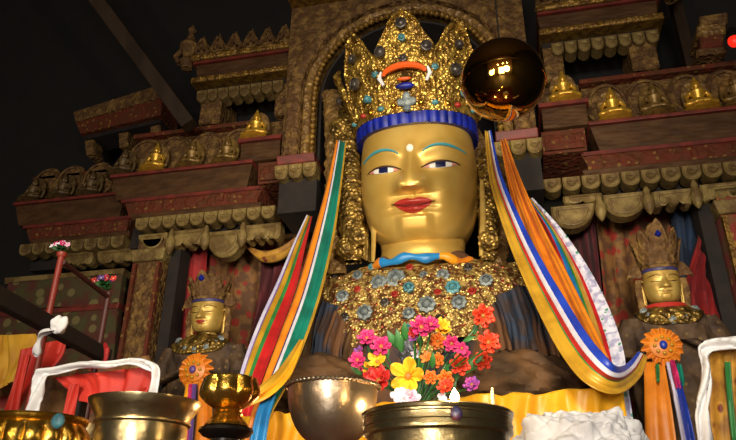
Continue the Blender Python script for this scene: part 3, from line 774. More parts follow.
# ornaments that fall from the crown beside the face
def orn_tube(name, pts, rad, m, sc=9, amp=.05, seed=0, nu=36, nv=90, parent=st):
    pts = [tuple(at(*p)) for p in pts]; mb = MB()
    def fn(u, v):
        c = Vector(catmull(pts, v)); r = rad*(.75+.35*math.sin(PI*min(1, v*1.05))**.6)
        a = 2*PI*u; n = Vector((math.cos(a), math.sin(a)*.6, 0))
        p = c+n*r; return p + n*(amp*filigree((p.x, p.y+seed, p.z), sc)-.01)
    mb.grid(fn, nu, nv, closed=True); return mb.build(name, m, parent, angle=70)
orn_tube('crown_ribbon', [(349, 108, 4.8), (346, 150, 4.75), (350, 200, 4.7), (352, 262, 4.65)], .1, 'dim_gold', seed=1)
orn_tube('crown_ribbon', [(331, 92, 5.0), (335, 130, 4.95), (337, 190, 4.9), (333, 240, 4.8), (338, 275, 4.75)], .09, 'carved_gilt', seed=2)
orn_tube('crown_ribbon', [(487, 150, 4.8), (488, 190, 4.75), (489, 225, 4.7), (487, 262, 4.65)], .065, 'dim_gold', seed=3)
orn_tube('crown_ribbon', [(497, 165, 5.0), (499, 205, 4.95), (498, 250, 4.85), (494, 285, 4.75)], .07, 'carved_gilt', seed=4)
orn_tube('ear_rod', [(375, 196, 4.68), (374, 225, 4.66), (373, 262, 4.62)], .028, 'old_gold', 5, .004, 5, 14, 30)
orn_tube('ear_rod', [(482, 180, 4.7), (483, 220, 4.66), (481, 256, 4.62)], .03, 'old_gold', 5, .004, 6, 14, 30)
for px, py, Y in ((338, 128, 4.72), (358, 236, 4.56), (346, 248, 4.6), (489, 240, 4.58)):
    mb = MB(); mb.lathe([(.075, 0), (.08, .02), (.06, .035), (.03, .05), (0, .055)], at(px, py, Y), 18, M=Vector((0, 0, 1)).rotation_difference(Vector((0, -1, -.3)).normalized()).to_matrix(), rfun=lambda a, v: 1+.1*math.cos(7*a)); mb.build('rosette_stud', 'dim_gold', st)
# torso in dark robes
TR = [(3.52, .34, .33), (3.42, .44, .36), (3.34, .62, .40), (3.26, .86, .46), (3.12, 1.0, .54), (2.9, 1.05, .6), (2.65, 1.06, .64), (2.4, 1.1, .72), (2.2, 1.12, .9), (2.02, 1.16, 1.0), (1.8, 1.18, 1.02)]
TY = 4.98
def torso_row(z):
    for (z0, a0, b0), (z1, a1, b1) in zip(TR, TR[1:]):
        if z0 >= z >= z1:
            f = (z0-z)/(z0-z1); f = f*f*(3-2*f)*.5+f*.5; return a0+(a1-a0)*f, b0+(b1-b0)*f
    return TR[-1][1:] if z < 2 else TR[0][1:]
def torso_pt(x, z, off=0):
    a, bb = torso_row(z); q = min(abs((x-SX)/a), .985)
    return Vector((x, TY-bb*(1-q**2.5)**(1/2.5)-off, z))
mb = MB()
def fn(u, v):
    z = 3.52-1.72*v; a, bb = torso_row(z); th = 2*PI*u; s, c = math.sin(th), math.cos(th)
    x = a*math.copysign(abs(s)**.8, s); y = -bb*math.copysign(abs(c)**.8, c)
    k = sst(2.95, 2.65, z)
    w = k*1.7*(.035*math.sin(13*th+2.5*z+2*math.sin(3*z)) +.022*math.sin(31*th-3*z) + .06*noise.noise(Vector((x*3.2, y*2, z*1.4))) + .03*noise.noise(Vector((x*8, y*4, z*3))))
    n = Vector((s, -c, 0)); return Vector((SX+x, TY+y, z))+n*w
mb.grid(fn, 220, 90, closed=True); mb.build('robe', 'robe_dark', st)
# sleeves: upper arms that hang outside the torso
for s in (-1, 1):
    mb = MB(); P = [(SX+s*.72, 4.95, 3.16), (SX+s*.84, 4.85, 2.98), (SX+s*.9, 4.72, 2.65), (SX+s*.92, 4.55, 2.35), (SX+s*.75, 4.25, 2.15), (SX+s*.5, 4.05, 2.1)]
    def fn(u, v, P=P, s=s):
        c = Vector(catmull(P, v)); r = .2+.05*math.sin(PI*v); a = 2*PI*u
        n = Vector((math.cos(a), math.sin(a)*.8, .25*math.sin(a))); return c+n*(r+.04*math.sin(7*a+7*v)+.025*math.sin(15*a-5*v)+.08*noise.noise(c*4+n*2))
    mb.grid(fn, 48, 60, closed=True); mb.build('sleeve', 'robe_dark' if s < 0 else 'robe_dark', st)
mb = MB()
def fn(u, v):
    a = 2*PI*u; z = 1.61+.42*v; r = (1-.35*v*v)
    n = Vector((1.18*math.cos(a)*r, .95*math.sin(a)*r, 0)); w = .04*math.sin(14*a+4*v)+.05*noise.noise(Vector((n.x*3, n.y*3, z*3)))
    return Vector((SX, 4.8, z)) + n*(1+w) if v < 1 else Vector((SX, 4.75, z))+n*.4
mb.grid(fn, 140, 24, closed=True); mb.build('lap_robe', 'robe_brown', st)
for kx in (312, 519):
    kc = at(kx, 388, 4.3); mb = MB()
    def fn(u, v, kc=kc):
        a = 2*PI*u; ph = PI*v; n = Vector((math.sin(ph)*math.cos(a), math.sin(ph)*math.sin(a), math.cos(ph)))
        w = 1+.08*abs(math.sin(8*n.x+7*n.z+3*n.y))+.14*noise.noise(n*3+kc)+.05*noise.noise(n*9); return kc+Vector((n.x*.36, n.y*.34, n.z*.2))*w
    mb.grid(fn, 60, 40, closed=True); mb.build('knee_robe', 'robe_brown', st)
# collar scarf
mb = MB()
P = []
for k in range(49):
    a = D(-105+210*k/48); P.append(Vector((SX+.47*math.sin(a), 4.88-.45*math.cos(a), 3.33+.012*math.sin(k*.9))))
def fn(u, v):
    i = u*48; i0 = min(int(i), 47); c = P[i0].lerp(P[i0+1], i-i0); a = 2*PI*v
    n = (c-Vector((SX, 4.9, c.z))).normalized(); r = .026+.007*math.sin(u*60); return c+n*r*math.cos(a)*.8+Vector((0, 0, r*1.2*math.sin(a)))
mb.grid(fn, 96, 12, mif=lambda u, v: 0 if u < .34 else 1 if u < .6 else 2 if u < .68 else 3)
mb.build('collar_scarf', ['silk_orange', 'silk_sky', 'silk_yellow', 'silk_orange'], st)
# pectoral of chased gold
mb = MB()
def pect(u, v):
    a = D(-104+208*u); r0 = .38; rx = .92; rz = .74+.06*math.sin(9*PI*u)+.03*math.sin(23*PI*u)
    x = SX+math.sin(a)*(r0+(rx-r0)*v); z = 3.40-max(math.cos(a), -.2)*(.06+(rz-.06)*v) - .10*v*abs(math.sin(a)) - .04
    return x, z
def fn(u, v):
    x, z = pect(u, v); e = min(1, 12*min(u, 1-u, v, 1-v)+.05)
    return torso_pt(x, z, .03+.01*e+.05*e*filigree((x, 0, z), 7))
mb.grid(fn, 170, 90); pec = mb.build('pectoral_collar', 'necklace_gold', st, angle=75)
def front_hit(px, py):
    """where the line of sight meets the chest"""
    Y = 4.5
    for _ in range(12):
        p = at(px, py, Y); Y = .5*Y+.5*torso_pt(p.x, p.z).y
    return at(px, py, Y-.06)
def rosette(px, py, r, m, parent, name='turquoise_rosette'):
    c = front_hit(px, py); mb = MB(); M = Vector((0, 0, 1)).rotation_difference(Vector((.1*(c.x-SX), -1, .15)).normalized()).to_matrix()
    mb.lathe([(r*.8, -.03), (r, 0), (r*.95, .02), (r*.6, .026), (r*.52, .014), (r*.4, .03), (r*.2, .042), (0, .045)], c, 32, M=M, rfun=lambda a, v: 1+(.1*math.cos(8*a) if v < .6 else .03*math.cos(6*a)))
    return mb.build(name, m, parent)
for px, py, r, m in ((379, 283, .062, 'grey_stone'), (396, 279, .075, 'grey_stone'), (343, 297, .05, 'grey_stone'), (365, 313, .06, 'grey_stone'), (443, 276, .05, 'grey_stone'), (453, 288, .055, 'turquoise'), (427, 305, .065, 'grey_stone'), (459, 303, .055, 'grey_stone'), (486, 281, .05, 'grey_stone'), (494, 263, .045, 'grey_stone'), (409, 288, .042, 'turquoise'), (409, 314, .045, 'grey_stone'), (358, 276, .04, 'grey_stone'), (424, 276, .032, 'grey_stone'), (408, 330, .04, 'turquoise'), (385, 303, .035, 'dark_stone'), (440, 320, .035, 'dark_stone'), (468, 268, .035, 'dark_stone'), (335, 280, .035, 'dark_stone'), (345, 318, .035, 'dark_stone'), (372, 268, .03, 'turquoise'), (410, 268, .028, 'lip_red'), (472, 292, .03, 'lip_red'), (395, 295, .026, 'lip_red'), (358, 290, .026, 'lip_red'), (438, 293, .026, 'lip_red')):
    rosette(px, py, r*.95, m, pec, 'coral_bead' if m == 'lip_red' else 'stone_rosette')
# folds of the mantle that hang over the arms
for i, (L, R, m) in enumerate((
 ([(478, 318), (482, 335), (486, 352)], [(498, 300), (506, 325), (512, 350)], 'robe_dark'),
 ([(494, 296), (504, 322), (508, 352)], [(520, 286), (532, 320), (538, 350)], 'robe_blue'),
 ([(516, 284), (528, 315), (534, 354)], [(534, 288), (548, 320), (560, 356)], 'robe_dark'),
 ([(532, 300), (546, 340), (552, 378)], [(541, 300), (556, 335), (574, 372)], 'robe_brown'),
 ([(304, 300), (294, 335), (288, 372)], [(322, 296), (312, 335), (304, 374)], 'robe_brown'),
 ([(316, 300), (308, 338), (302, 376)], [(336, 306), (326, 340), (322, 378)], 'robe_blue'),
 ([(330, 308), (322, 340), (316, 380)], [(350, 322), (344, 345), (342, 382)], 'robe_dark'),
 ([(344, 326), (338, 350), (336, 384)], [(366, 332), (362, 352), (360, 388)], 'robe_brown'))):
    sheet('mantle_fold', [(x, y, 4.36-.06*k+.02*(i % 2)) for k, (x, y) in enumerate(L)], [(x, y, 4.34-.06*k+.02*(i % 2)) for k, (x, y) in enumerate(R)], m, nu=24, nv=24, fold=.035, ffreq=1.6, seed=i, parent=st, solid=.012, jitter=.012)
# aureole of carved gilt behind the head
mb = MB()
def fn(u, v):
    a = D(-115+230*u); r = .55+.2*v
    x, z = r*math.sin(a), r*math.cos(a)*1.1; e = min(1, 8*min(v, 1-v))
    return Vector((AX+.03+x, 5.3-.07*e*filigree((x, 2, z), 6), 4.45+z))
mb.grid(fn, 170, 26); mb.build('aureole', 'carved_wood', st, solid=.05, angle=60)
# throne
t = thing('throne', 'high draped throne block under the giant seated statue', 'throne', (SX, 4.8, 0))
mb = MB(); mb.box(SX-1.25, SX+1.25, 3.85, 5.4, 0, 1.6); mb.build('block', 'beam_red', t, smooth=False, bevel=.02)
mb = MB(); mb.box(SX-1.28, SX+1.28, 3.8, 5.4, 1.45, 1.57); mb.build('top_moulding', 'gilt_trim', t, smooth=False, bevel=.02)
# ------------------------------------------------------------------ hanging cloth behind the side statues
def cloth(name, label, cat, L, R, m, group=None, **k):
    o = sheet(name, L, R, m, **k); return tag(o, label, cat, group)
cloth('red_drape', 'plain red wall drape beside the carved gilt pillar', 'drape', [(168, 246, 5.75), (160, 300, 5.75), (148, 350, 5.75), (128, 450, 5.75)], [(206, 244, 5.75), (202, 300, 5.75), (196, 350, 5.75), (190, 450, 5.75)], 'cloth_red', fold=.035, ffreq=3, seed=1)
cloth('brocade_drape', 'faded flowered brocade drape behind the statue beside the goblet', 'drape', [(204, 242, 5.95), (200, 300, 5.95), (194, 350, 5.95), (186, 460, 5.95)], [(312, 232, 5.95), (312, 300, 5.95), (312, 350, 5.95), (314, 460, 5.95)], 'brocade_brown', fold=.04, ffreq=4, seed=2)
cloth('maroon_drape', 'dark maroon cloth hanging beneath the golden swag', 'drape', [(262, 252, 5.8), (257, 300, 5.8), (250, 340, 5.8)], [(304, 246, 5.8), (290, 280, 5.8), (262, 330, 5.8)], 'cloth_maroon', fold=.04, ffreq=3, seed=3)
sw = MB()
A = [tuple(at(*p)) for p in [(246, 244, 5.66), (262, 251, 5.64), (280, 248, 5.64), (303, 233, 5.66)]]; B = [tuple(at(*p)) for p in [(248, 249, 5.66), (262, 262, 5.62), (282, 260, 5.62), (306, 241, 5.66)]]
sw.grid(lambda u, v: Vector(catmull(A, u)).lerp(Vector(catmull(B, u)), v) + Vector((0, -.05*math.sin(PI*v)-.015*math.sin(3*PI*v), 0)), 40, 10)
tag(sw.build('gold_swag', 'brocade_yellow', solid=.01), 'golden cloth swag sagging under the carved ledge next to the striped scarf', 'swag')
cloth('brocade_drape', 'faded red flowered brocade drape behind the statue with the orange silk', 'drape', [(594, 214, 5.92), (600, 260, 5.92), (606, 330, 5.92), (615, 460, 5.92)], [(668, 208, 5.92), (678, 260, 5.92), (686, 330, 5.92), (700, 460, 5.92)], 'brocade_brown', fold=.04, ffreq=4, seed=5)
cloth('maroon_drape', 'dark maroon cloth strip between the white patterned scarf and the flowered brocade', 'drape', [(566, 218, 5.8), (574, 270, 5.8), (580, 330, 5.8), (585, 450, 5.8)], [(594, 214, 5.8), (600, 270, 5.8), (606, 330, 5.8), (612, 450, 5.8)], 'cloth_maroon', fold=.035, ffreq=3, seed=6)
cloth('blue_drape', 'dark blue cloth hanging by the tall crown of the statue with orange silk', 'drape', [(668, 208, 5.8), (676, 240, 5.8), (684, 300, 5.8)], [(704, 203, 5.8), (704, 235, 5.8), (704, 300, 5.8)], 'cloth_blue', fold=.04, ffreq=2, seed=7)
cloth('red_drape', 'red wall cloth pulled aside against the red painted pillar', 'drape', [(703, 208, 5.68), (697, 240, 5.64), (686, 285, 5.62), (690, 330, 5.62), (704, 460, 5.62)], [(711, 207, 5.68), (715, 240, 5.64), (720, 285, 5.62), (724, 330, 5.62), (734, 460, 5.62)], 'cloth_red', fold=.05, ffreq=3, seed=8)
# ------------------------------------------------------------------ side statues
def small_leaf(az, z0, h, w, r0, lean, seed, U, parent, m, amp=.09, sc=None):
    mb = MB(); sc = sc or .95/U
    def wid(v): return w*(1-max(0, (v-.3)/.7)**2.2)**.8+.02
    def fn(u, v):
        uu = min(max((u-.06)/.88, 0), 1); x = (2*uu-1)*wid(v); r = r0+lean*v; a = az+x/r0
        n = Vector((math.sin(a), -math.cos(a), 0))
        p = Vector((r*math.sin(a), -r*math.cos(a), z0+h*v))
        if u < .06 or u > .94: return (p-n*.1)*U
        return (p+n*amp*filigree((x*U, v*h*U, seed), sc)*min(1, 7*min(uu, 1-uu)+.2))*U
    mb.grid(fn, 30, 36); o = mb.build('crown_leaf', m, parent, world=False, angle=70)
    return o
def attendant(px, py, Y, U, label, crown_m, collar=None, hh=1.15, left=True, yaw=0):
    c = at(px, py, Y); t = thing('attendant_statue', label, 'statue', (c.x, c.y, 0))
    H = c - Vector((c.x, c.y, 0))
    def put(o): o.location = H; o.rotation_euler = (math.radians(8), 0, yaw); return o
    hd_ = put(build_face(t, U, 'old_gold', False, 90, lips='lip_red' if left else 'old_gold', brow='lid_line'))
    for s in (-1, 1): put(ear_mb(U*1.0, s).build('ear', 'old_gold', t, world=False))
    mb = MB(); mb.ell((0, .2*U, .5*U), (.98*U, .85*U, 1.1*U), 24, 14); put(mb.build('hair', 'dark_wood', t, world=False))
    mb = MB(); mb.tube([(0, .08*U, -1.75*U), (0, .05*U, -1.2*U), (0, .05*U, -.6*U)], [.72*U, .56*U, .54*U], 24); put(mb.build('neck', 'old_gold', t, world=False))
    mb = MB()
    def rg(z0, z1, r):
        prof = [(r*.85*U, z0*U), (r*U, z0*U), (r*1.03*U, (z0+z1)/2*U), (r*U, z1*U), (r*.85*U, z1*U)]; mb.lathe(prof, (0, 0, 0), 48)
    rg(.88, 1.06, 1.0); put(mb.build('purple_hair_band', 'purple_paint', t, world=False))
    mb = MB(); rg(1.06, 1.3, 1.02); cr = put(mb.build('crown', crown_m, t, world=False))
    for i, (az, h, w, ln) in enumerate(((0, hh*1.25, .5, .12), (-48, hh, .45, .25), (48, hh, .45, .25), (-92, hh*.8, .4, .4), (92, hh*.8, .4, .4), (-24, hh*.6, .32, .05), (24, hh*.6, .32, .05))):
        small_leaf(math.radians(az), 1.25, h, w, 1.06, ln, i+px*.01, U, cr, crown_m)
    mb = MB(); mb.ell((0, .2*U, (1.3+hh*.55)*U), (.6*U, .5*U, hh*.75*U), 20, 12); mb.build('topknot', 'carved_wood', cr, world=False)
    mb = MB(); mb.lathe([(0, -.2*U), (.16*U, -.08*U), (.2*U, 0), (.12*U, .14*U), (0, .3*U)], (0, -1.16*U, (1.3+hh*.78)*U), 14); mb.build('blue_jewel', 'blue_paint', cr, world=False)
    # ribbons that fan out beside the crown
    for s in (-1, 1):
        for k in range(3):
            mb = MB(); a0 = .35+.4*k
            P = [Vector((s*(1.05+.1*q*5*math.cos(a0)*1.4), .15, .75+q*.28*5*math.sin(a0)*.75-(.05*q*q*5))) for q in (0, .5, 1)]
            P.append(P[-1]+Vector((s*.12, 0, -.25))); P = [tuple(p*U) for p in P]
            def fn(u, v, P=P):
                p = Vector(catmull(P, v)); w = .17*U*math.sin(PI*(.12+.86*v))
                return p + Vector((-(u-.5)*w*2*math.sin(a0)*s, -.05*U*math.sin(PI*u), (u-.5)*w*2*math.cos(a0)))
            mb.grid(fn, 8, 18); put(mb.build('crown_ribbon', crown_m, t, world=False, solid=.012))
        orn = MB(); P = [Vector((s*1.22, .1, .55))*U, Vector((s*1.32, .05, -.2))*U, Vector((s*1.25, .0, -1.0))*U, Vector((s*1.3, -.1, -1.7))*U]
        def fn(u, v, P=P):
            p = Vector(catmull([tuple(q) for q in P], v)); a = 2*PI*u; n = Vector((math.cos(a), math.sin(a)*.6, 0)); return p+n*(.17*U+.1*U*filigree((p+n*.2*U)/U, 2.4))
        orn.grid(fn, 16, 30, closed=True); put(orn.build('ear_pendant', crown_m, t, world=False, angle=70))
    # body, robed, down to the floor
    mb = MB(); zc = H.z; RB = [(-1.15, .5, .45), (-1.35, .95, .6), (-1.6, 1.7, .85), (-1.95, 2.15, 1.05), (-2.6, 2.3, 1.15), (-3.6, 2.15, 1.15), (-5, 2.3, 1.3), (-7.5, 2.6, 1.5), (-12, 2.9, 1.7)]
    zt, zb = zc-1.15*U, 0
    def fn(u, v):
        z = zt+(zb-zt)*v**1.6; q = (z-zc)/U; a_, b_ = RB[-1][1:] if q < -5 else RB[0][1:]
        for (q0, a0, b0), (q1, a1, b1) in zip(RB, RB[1:]):
            if q0 >= q >= q1: f = (q0-q)/(q0-q1); a_, b_ = a0+(a1-a0)*f, b0+(b1-b0)*f; break
        th = 2*PI*u; s, co = math.sin(th), math.cos(th); n = Vector((s, -co, 0))
        p = Vector((a_*U*math.copysign(abs(s)**.85, s), -b_*U*math.copysign(abs(co)**.85, co), z))
        k = min(1, max(0, (-1.2-q)*2)); w = .12*U*filigree(p/U+Vector((px, 0, 0)), 1.5)+.07*U*math.sin(8*th+3*q)
        return p+n*w*k
    mb.grid(fn, 110, 110, closed=True); mb.build('robe', 'attendant_robe', t, world=False, angle=70)
    for s in (-1, 1):
        mb = MB(); P = [tuple(Vector((s*1.9, -.1, -1.8))*U+H), tuple(Vector((s*2.5, -.25, -3.1))*U+H), tuple(Vector((s*2.45, -.6, -4.1))*U+H), tuple(Vector((s*1.5, -1.35, -4.0))*U+H), tuple(Vector((s*.45, -1.6, -3.5))*U+H)]
        def fn(u, v, P=P):
            p = Vector(catmull(P, v)); a = 2*PI*u; n = Vector((math.cos(a), math.sin(a), .3*math.sin(a))); r = U*(.62-.2*v); return p+n*(r+.12*U*filigree((p+n*.3*U)/U, 1.4))
        mb.grid(fn, 24, 48, closed=True); mb.build('sleeve', 'attendant_robe', t, world=False, angle=70)
    mb = MB()
    def fn(u, v):
        a = math.radians(-92+184*u); r = .5+1.3*v; x = r*math.sin(a); q = -(1.22+.42*v*abs(math.sin(a))+1.25*v*max(0, math.cos(a)))
        a_, b_ = RB[-1][1:]
        for (q0, a0, b0), (q1, a1, b1) in zip(RB, RB[1:]):
            if q0 >= q >= q1: f = (q0-q)/(q0-q1); a_, b_ = a0+(a1-a0)*f, b0+(b1-b0)*f; break
        k = min(abs(x/a_), .97); y = -b_*(1-k**2.3)**(1/2.3)-.1-.16*filigree((x, v, px), 1.5)
        return H+Vector((x, y, q))*U
    mb.grid(fn, 60, 20); mb.build('pectoral_collar', 'dim_gold', t, world=False, angle=70, solid=.02)
    for k in range(7):
        a = math.radians(-84+28*k); r = 1.35*U
        mb = MB(); mb.lathe([(.2*U, -.04*U), (.24*U, 0), (.12*U, .06*U), (0, .08*U)], H+Vector((r*math.sin(a), -U*(.75+.52*math.cos(a)), -U*(1.55+.75*math.cos(a)))), 14, M=Matrix.Rotation(PI/2, 3, 'X'), rfun=lambda q, v: 1+.1*math.cos(6*q)); mb.build('stone_rosette', 'grey_stone', t, world=False)
    if collar:
        mb = MB(); P = [H+Vector((1.0*U*math.sin(a), -.85*U*math.cos(a), -U*(1.22+.08*math.cos(a)))) for a in [math.radians(-100+200*k/20) for k in range(21)]]
        mb.tube(P, .17*U, 8); mb.build('red_collar', collar, t, world=False)
    return t
attendant(208, 318, 5.0, .134, 'gold-faced side statue with lowered eyes behind the gilded goblet', 'carved_wood', None, 1.25, True)
attendant(662, 288, 5.0, .124, 'gold-faced side statue with tall crown and red collar against flowered brocade', 'carved_wood', 'cloth_scarlet', 2.15, False)
# rosettes with streamers pinned to the side statues
def rosette_badge(px, py, Y, r, label, m, streams, heart):
    c = at(px, py, Y); t = thing('hanging_rosette', label, 'rosette', c); k = r
    mb = MB(); mb.lathe([(k*.3, .0), (k*.62, -.01), (k*.66, .01), (k*.3, .03), (0, .034)], c+Vector((0, -.02, 0)), 32, M=Matrix.Rotation(PI/2, 3, 'X')); mb.build('disc', m, t)
    mb = MB()
    def fn(u, v):
        a = 2*PI*u; rr = k*(.5+.5*v); return c+Vector((rr*math.cos(a)*(1+.09*v*math.sin(14*a)), -.015+.025*math.sin(14*a)*v, rr*math.sin(a)*(1+.09*v*math.sin(14*a))))
    mb.grid(fn, 140, 8, closed=True); mb.build('ruffle', m, t, solid=.004)
    for q in range(8):
        a = 2*PI*q/8; mb = MB(); mb.ell(c+Vector((k*.42*math.cos(a), -.05, k*.42*math.sin(a))), (k*.1, .012, k*.1), 10, 6); mb.build('gold_bead', 'silk_gold', t)
    mb = MB(); mb.ell(c+Vector((0, -.055, 0)), (k*.2, .02, k*.24), 14, 8); mb.build('heart_stone', heart, t)
    for i, (L, R, sm) in enumerate(streams): sheet('streamer', L, R, sm, nu=10, nv=30, fold=.012, ffreq=1.5, parent=t, solid=.004, seed=i)
rosette_badge(196, 371, 4.45, .125, 'orange silk rosette with streamers on the statue behind the goblet', 'silk_orange',
 [([(186, 384, 4.42), (180, 410, 4.35), (174, 450, 4.3)], [(190, 384, 4.42), (186, 410, 4.35), (182, 450, 4.3)], 'silk_yellow'),
  ([(189, 384, 4.42), (186, 410, 4.35), (181, 450, 4.3)], [(193, 384, 4.42), (191, 410, 4.35), (188, 450, 4.3)], 'petal_pink'),
  ([(193, 384, 4.41), (190, 410, 4.34), (187, 450, 4.3)], [(197, 384, 4.41), (195, 410, 4.34), (192, 450, 4.3)], 'silk_purple'),
  ([(198, 382, 4.4), (196, 410, 4.33), (192, 450, 4.28)], [(210, 382, 4.4), (213, 410, 4.33), (214, 450, 4.28)], 'silk_orange')], 'silk_purple')
rosette_badge(662, 347, 4.45, .118, 'orange and gold rosette with blue centre pinned above hanging yellow silk', 'silk_orange',
 [([(644, 362, 4.45), (645, 400, 4.35), (646, 450, 4.3)], [(664, 362, 4.45), (670, 400, 4.35), (677, 450, 4.3)], 'silk_orange'),
  ([(666, 362, 4.42), (674, 400, 4.32), (684, 450, 4.28)], [(672, 362, 4.42), (682, 400, 4.32), (692, 450, 4.28)], 'silk_lilac'),
  ([(671, 366, 4.4), (679, 400, 4.3), (689, 450, 4.26)], [(675, 365, 4.4), (686, 400, 4.3), (697, 450, 4.26)], 'silk_blue'),
  ([(670, 360, 4.38), (673, 375, 4.34), (676, 388, 4.32)], [(674, 360, 4.38), (678, 375, 4.34), (680, 388, 4.32)], 'petal_pink'),
  ([(676, 364, 4.4), (678, 378, 4.36), (680, 386, 4.34)], [(681, 364, 4.4), (684, 378, 4.36), (684, 386, 4.34)], 'silk_teal'),
  ([(655, 364, 4.4), (656, 374, 4.36), (657, 382, 4.34)], [(659, 364, 4.4), (660, 374, 4.36), (660, 382, 4.34)], 'silk_green')], 'silk_blue')
for k in range(20):
    pass
# ------------------------------------------------------------------ the long striped scarves
def ribbon(name, label, path, mats, stripes, fold=.015, seed=0, nv=70, ffreq=1.3, twist=0):
    L, R = [], []
    for i, (x, y, Y, w) in enumerate(path):
        a = path[max(i-1, 0)]; b_ = path[min(i+1, len(path)-1)]; dx, dy = b_[0]-a[0], b_[1]-a[1]; n = math.hypot(dx, dy); nx, ny = dy/n, -dx/n
        L.append((x-nx*w/2, y-ny*w/2, Y+twist)); R.append((x+nx*w/2, y+ny*w/2, Y-twist))
    o = sheet(name, L, R, mats, stripes, nu=36, nv=nv, fold=fold, ffreq=ffreq, seed=seed, solid=.006); return tag(o, label, 'scarf', 'striped silk scarves hung on the giant statue')
ribbon('striped_scarf', 'long orange, white and teal striped silk scarf falling past the crown above the silver bowl',
 [(341, 141, 4.58, 11), (333, 190, 4.5, 16), (323, 238, 4.35, 22), (309, 292, 4.15, 25), (292, 340, 3.95, 27), (276, 380, 3.75, 25), (262, 412, 3.65, 20), (252, 450, 3.6, 20)],
 ['silk_orange', 'silk_navy', 'silk_white', 'silk_teal', 'silk_gold'], [(.3, 0), (.07, 1), (.08, 2), (.44, 3), (.11, 4)], seed=1)
ribbon('striped_scarf', 'striped scarf with a lilac edge and a broad red stripe, partly behind the teal one',
 [(310, 216, 4.75, 6), (300, 245, 4.65, 13), (287, 285, 4.45, 21), (270, 326, 4.2, 25), (256, 362, 4.0, 25), (244, 400, 3.85, 22), (236, 440, 3.8, 20)],
 ['silk_lilac', 'silk_purple', 'silk_gold', 'silk_green', 'silk_red'], [(.13, 0), (.1, 1), (.2, 2), (.12, 3), (.45, 4)], seed=2)
ribbon('yellow_scarf', 'narrow golden yellow scarf end folded across beside the gilded goblet',
 [(302, 340, 3.85, 5), (286, 370, 3.65, 14), (266, 390, 3.5, 15), (242, 404, 3.45, 9)], ['silk_gold', 'silk_yellow'], [(.5, 0), (.5, 1)], seed=3)
ribbon('blue_scarf', 'bright blue silk scarf end hanging between the goblet and the silver bowl',
 [(272, 392, 3.6, 10), (264, 412, 3.5, 14), (258, 446, 3.45, 16)], ['silk_sky'], None, seed=4)
ribbon('striped_scarf', 'striped scarf with red, white and blue stripes and gold edge, looping up at its end',
 [(488, 131, 4.5, 6), (496, 178, 4.45, 13), (514, 228, 4.3, 20), (533, 270, 4.1, 25), (553, 308, 3.9, 30), (574, 344, 3.65, 33), (596, 370, 3.5, 33), (617, 380, 3.56, 27), (634, 370, 3.9, 18), (643, 354, 4.1, 9)],
 ['silk_gold', 'silk_green', 'silk_red', 'silk_white', 'silk_blue'], [(.42, 0), (.06, 1), (.12, 2), (.15, 3), (.25, 4)], seed=5, nv=90)
ribbon('orange_scarf', 'broad plain orange silk scarf under the looping red, white and blue one',
 [(503, 140, 4.62, 5), (516, 186, 4.55, 14), (533, 232, 4.45, 22), (552, 275, 4.3, 29), (572, 318, 4.1, 32), (590, 352, 3.95, 30), (602, 374, 3.9, 24)], ['silk_orange'], None, seed=6, fold=.03, ffreq=2)
ribbon('brocade_scarf', 'many-coloured scarf with red and blue stripes and a white patterned border',
 [(530, 199, 4.8, 5), (553, 230, 4.75, 14), (574, 270, 4.6, 27), (590, 312, 4.4, 38), (602, 352, 4.2, 42), (610, 390, 4.05, 36), (618, 430, 4.0, 32), (622, 460, 4.0, 32)],
 ['silk_red', 'silk_sky', 'silk_green', 'silk_gold', 'silk_red', 'brocade_white'], [(.2, 0), (.16, 1), (.06, 2), (.12, 3), (.1, 4), (.3, 5)], seed=7, fold=.02)
# yellow altar cloth before the throne
o = sheet('altar_drape', [(240, 414, 3.75), (238, 440, 3.7), (230, 520, 3.65)], [(626, 386, 3.75), (628, 430, 3.7), (636, 520, 3.65)], ['silk_yellow'], nu=160, nv=20, fold=.025, ffreq=9, seed=3, jitter=.02)
tag(o, 'bright yellow silk altar cloth stretched behind the bowls and flowers', 'altar cloth')
# ------------------------------------------------------------------ hanging ball
c = at(503, 80, 3.0); R = 41.5*mpp(503, 80, 3.0)
t = thing('gilt_ball', 'large mirror-polished gilt ball hanging in front of the crown', 'ball', c)
mb = MB(); mb.ell(c, (R, R, R), 72, 48); mb.build('globe', 'ball_gold', t, angle=80)
mb = MB(); mb.lathe([(R*1.0, -.004), (R*1.012, 0), (R*1.0, .004)], c+Vector((0, 0, -.03)), 72); mb.build('seam_ring', 'ball_gold', t)
mb = MB(); mb.lathe([(.03, 0), (.035, .01), (.02, .03), (.008, .05)], c+Vector((0, 0, R-.004)), 16); mb.build('cap', 'brass', t)
mb = MB(); mb.tube([c+Vector((0, 0, R+.03)), (c.x, c.y, 10.2)], .005, 6); mb.build('cord', 'dark_metal', t)
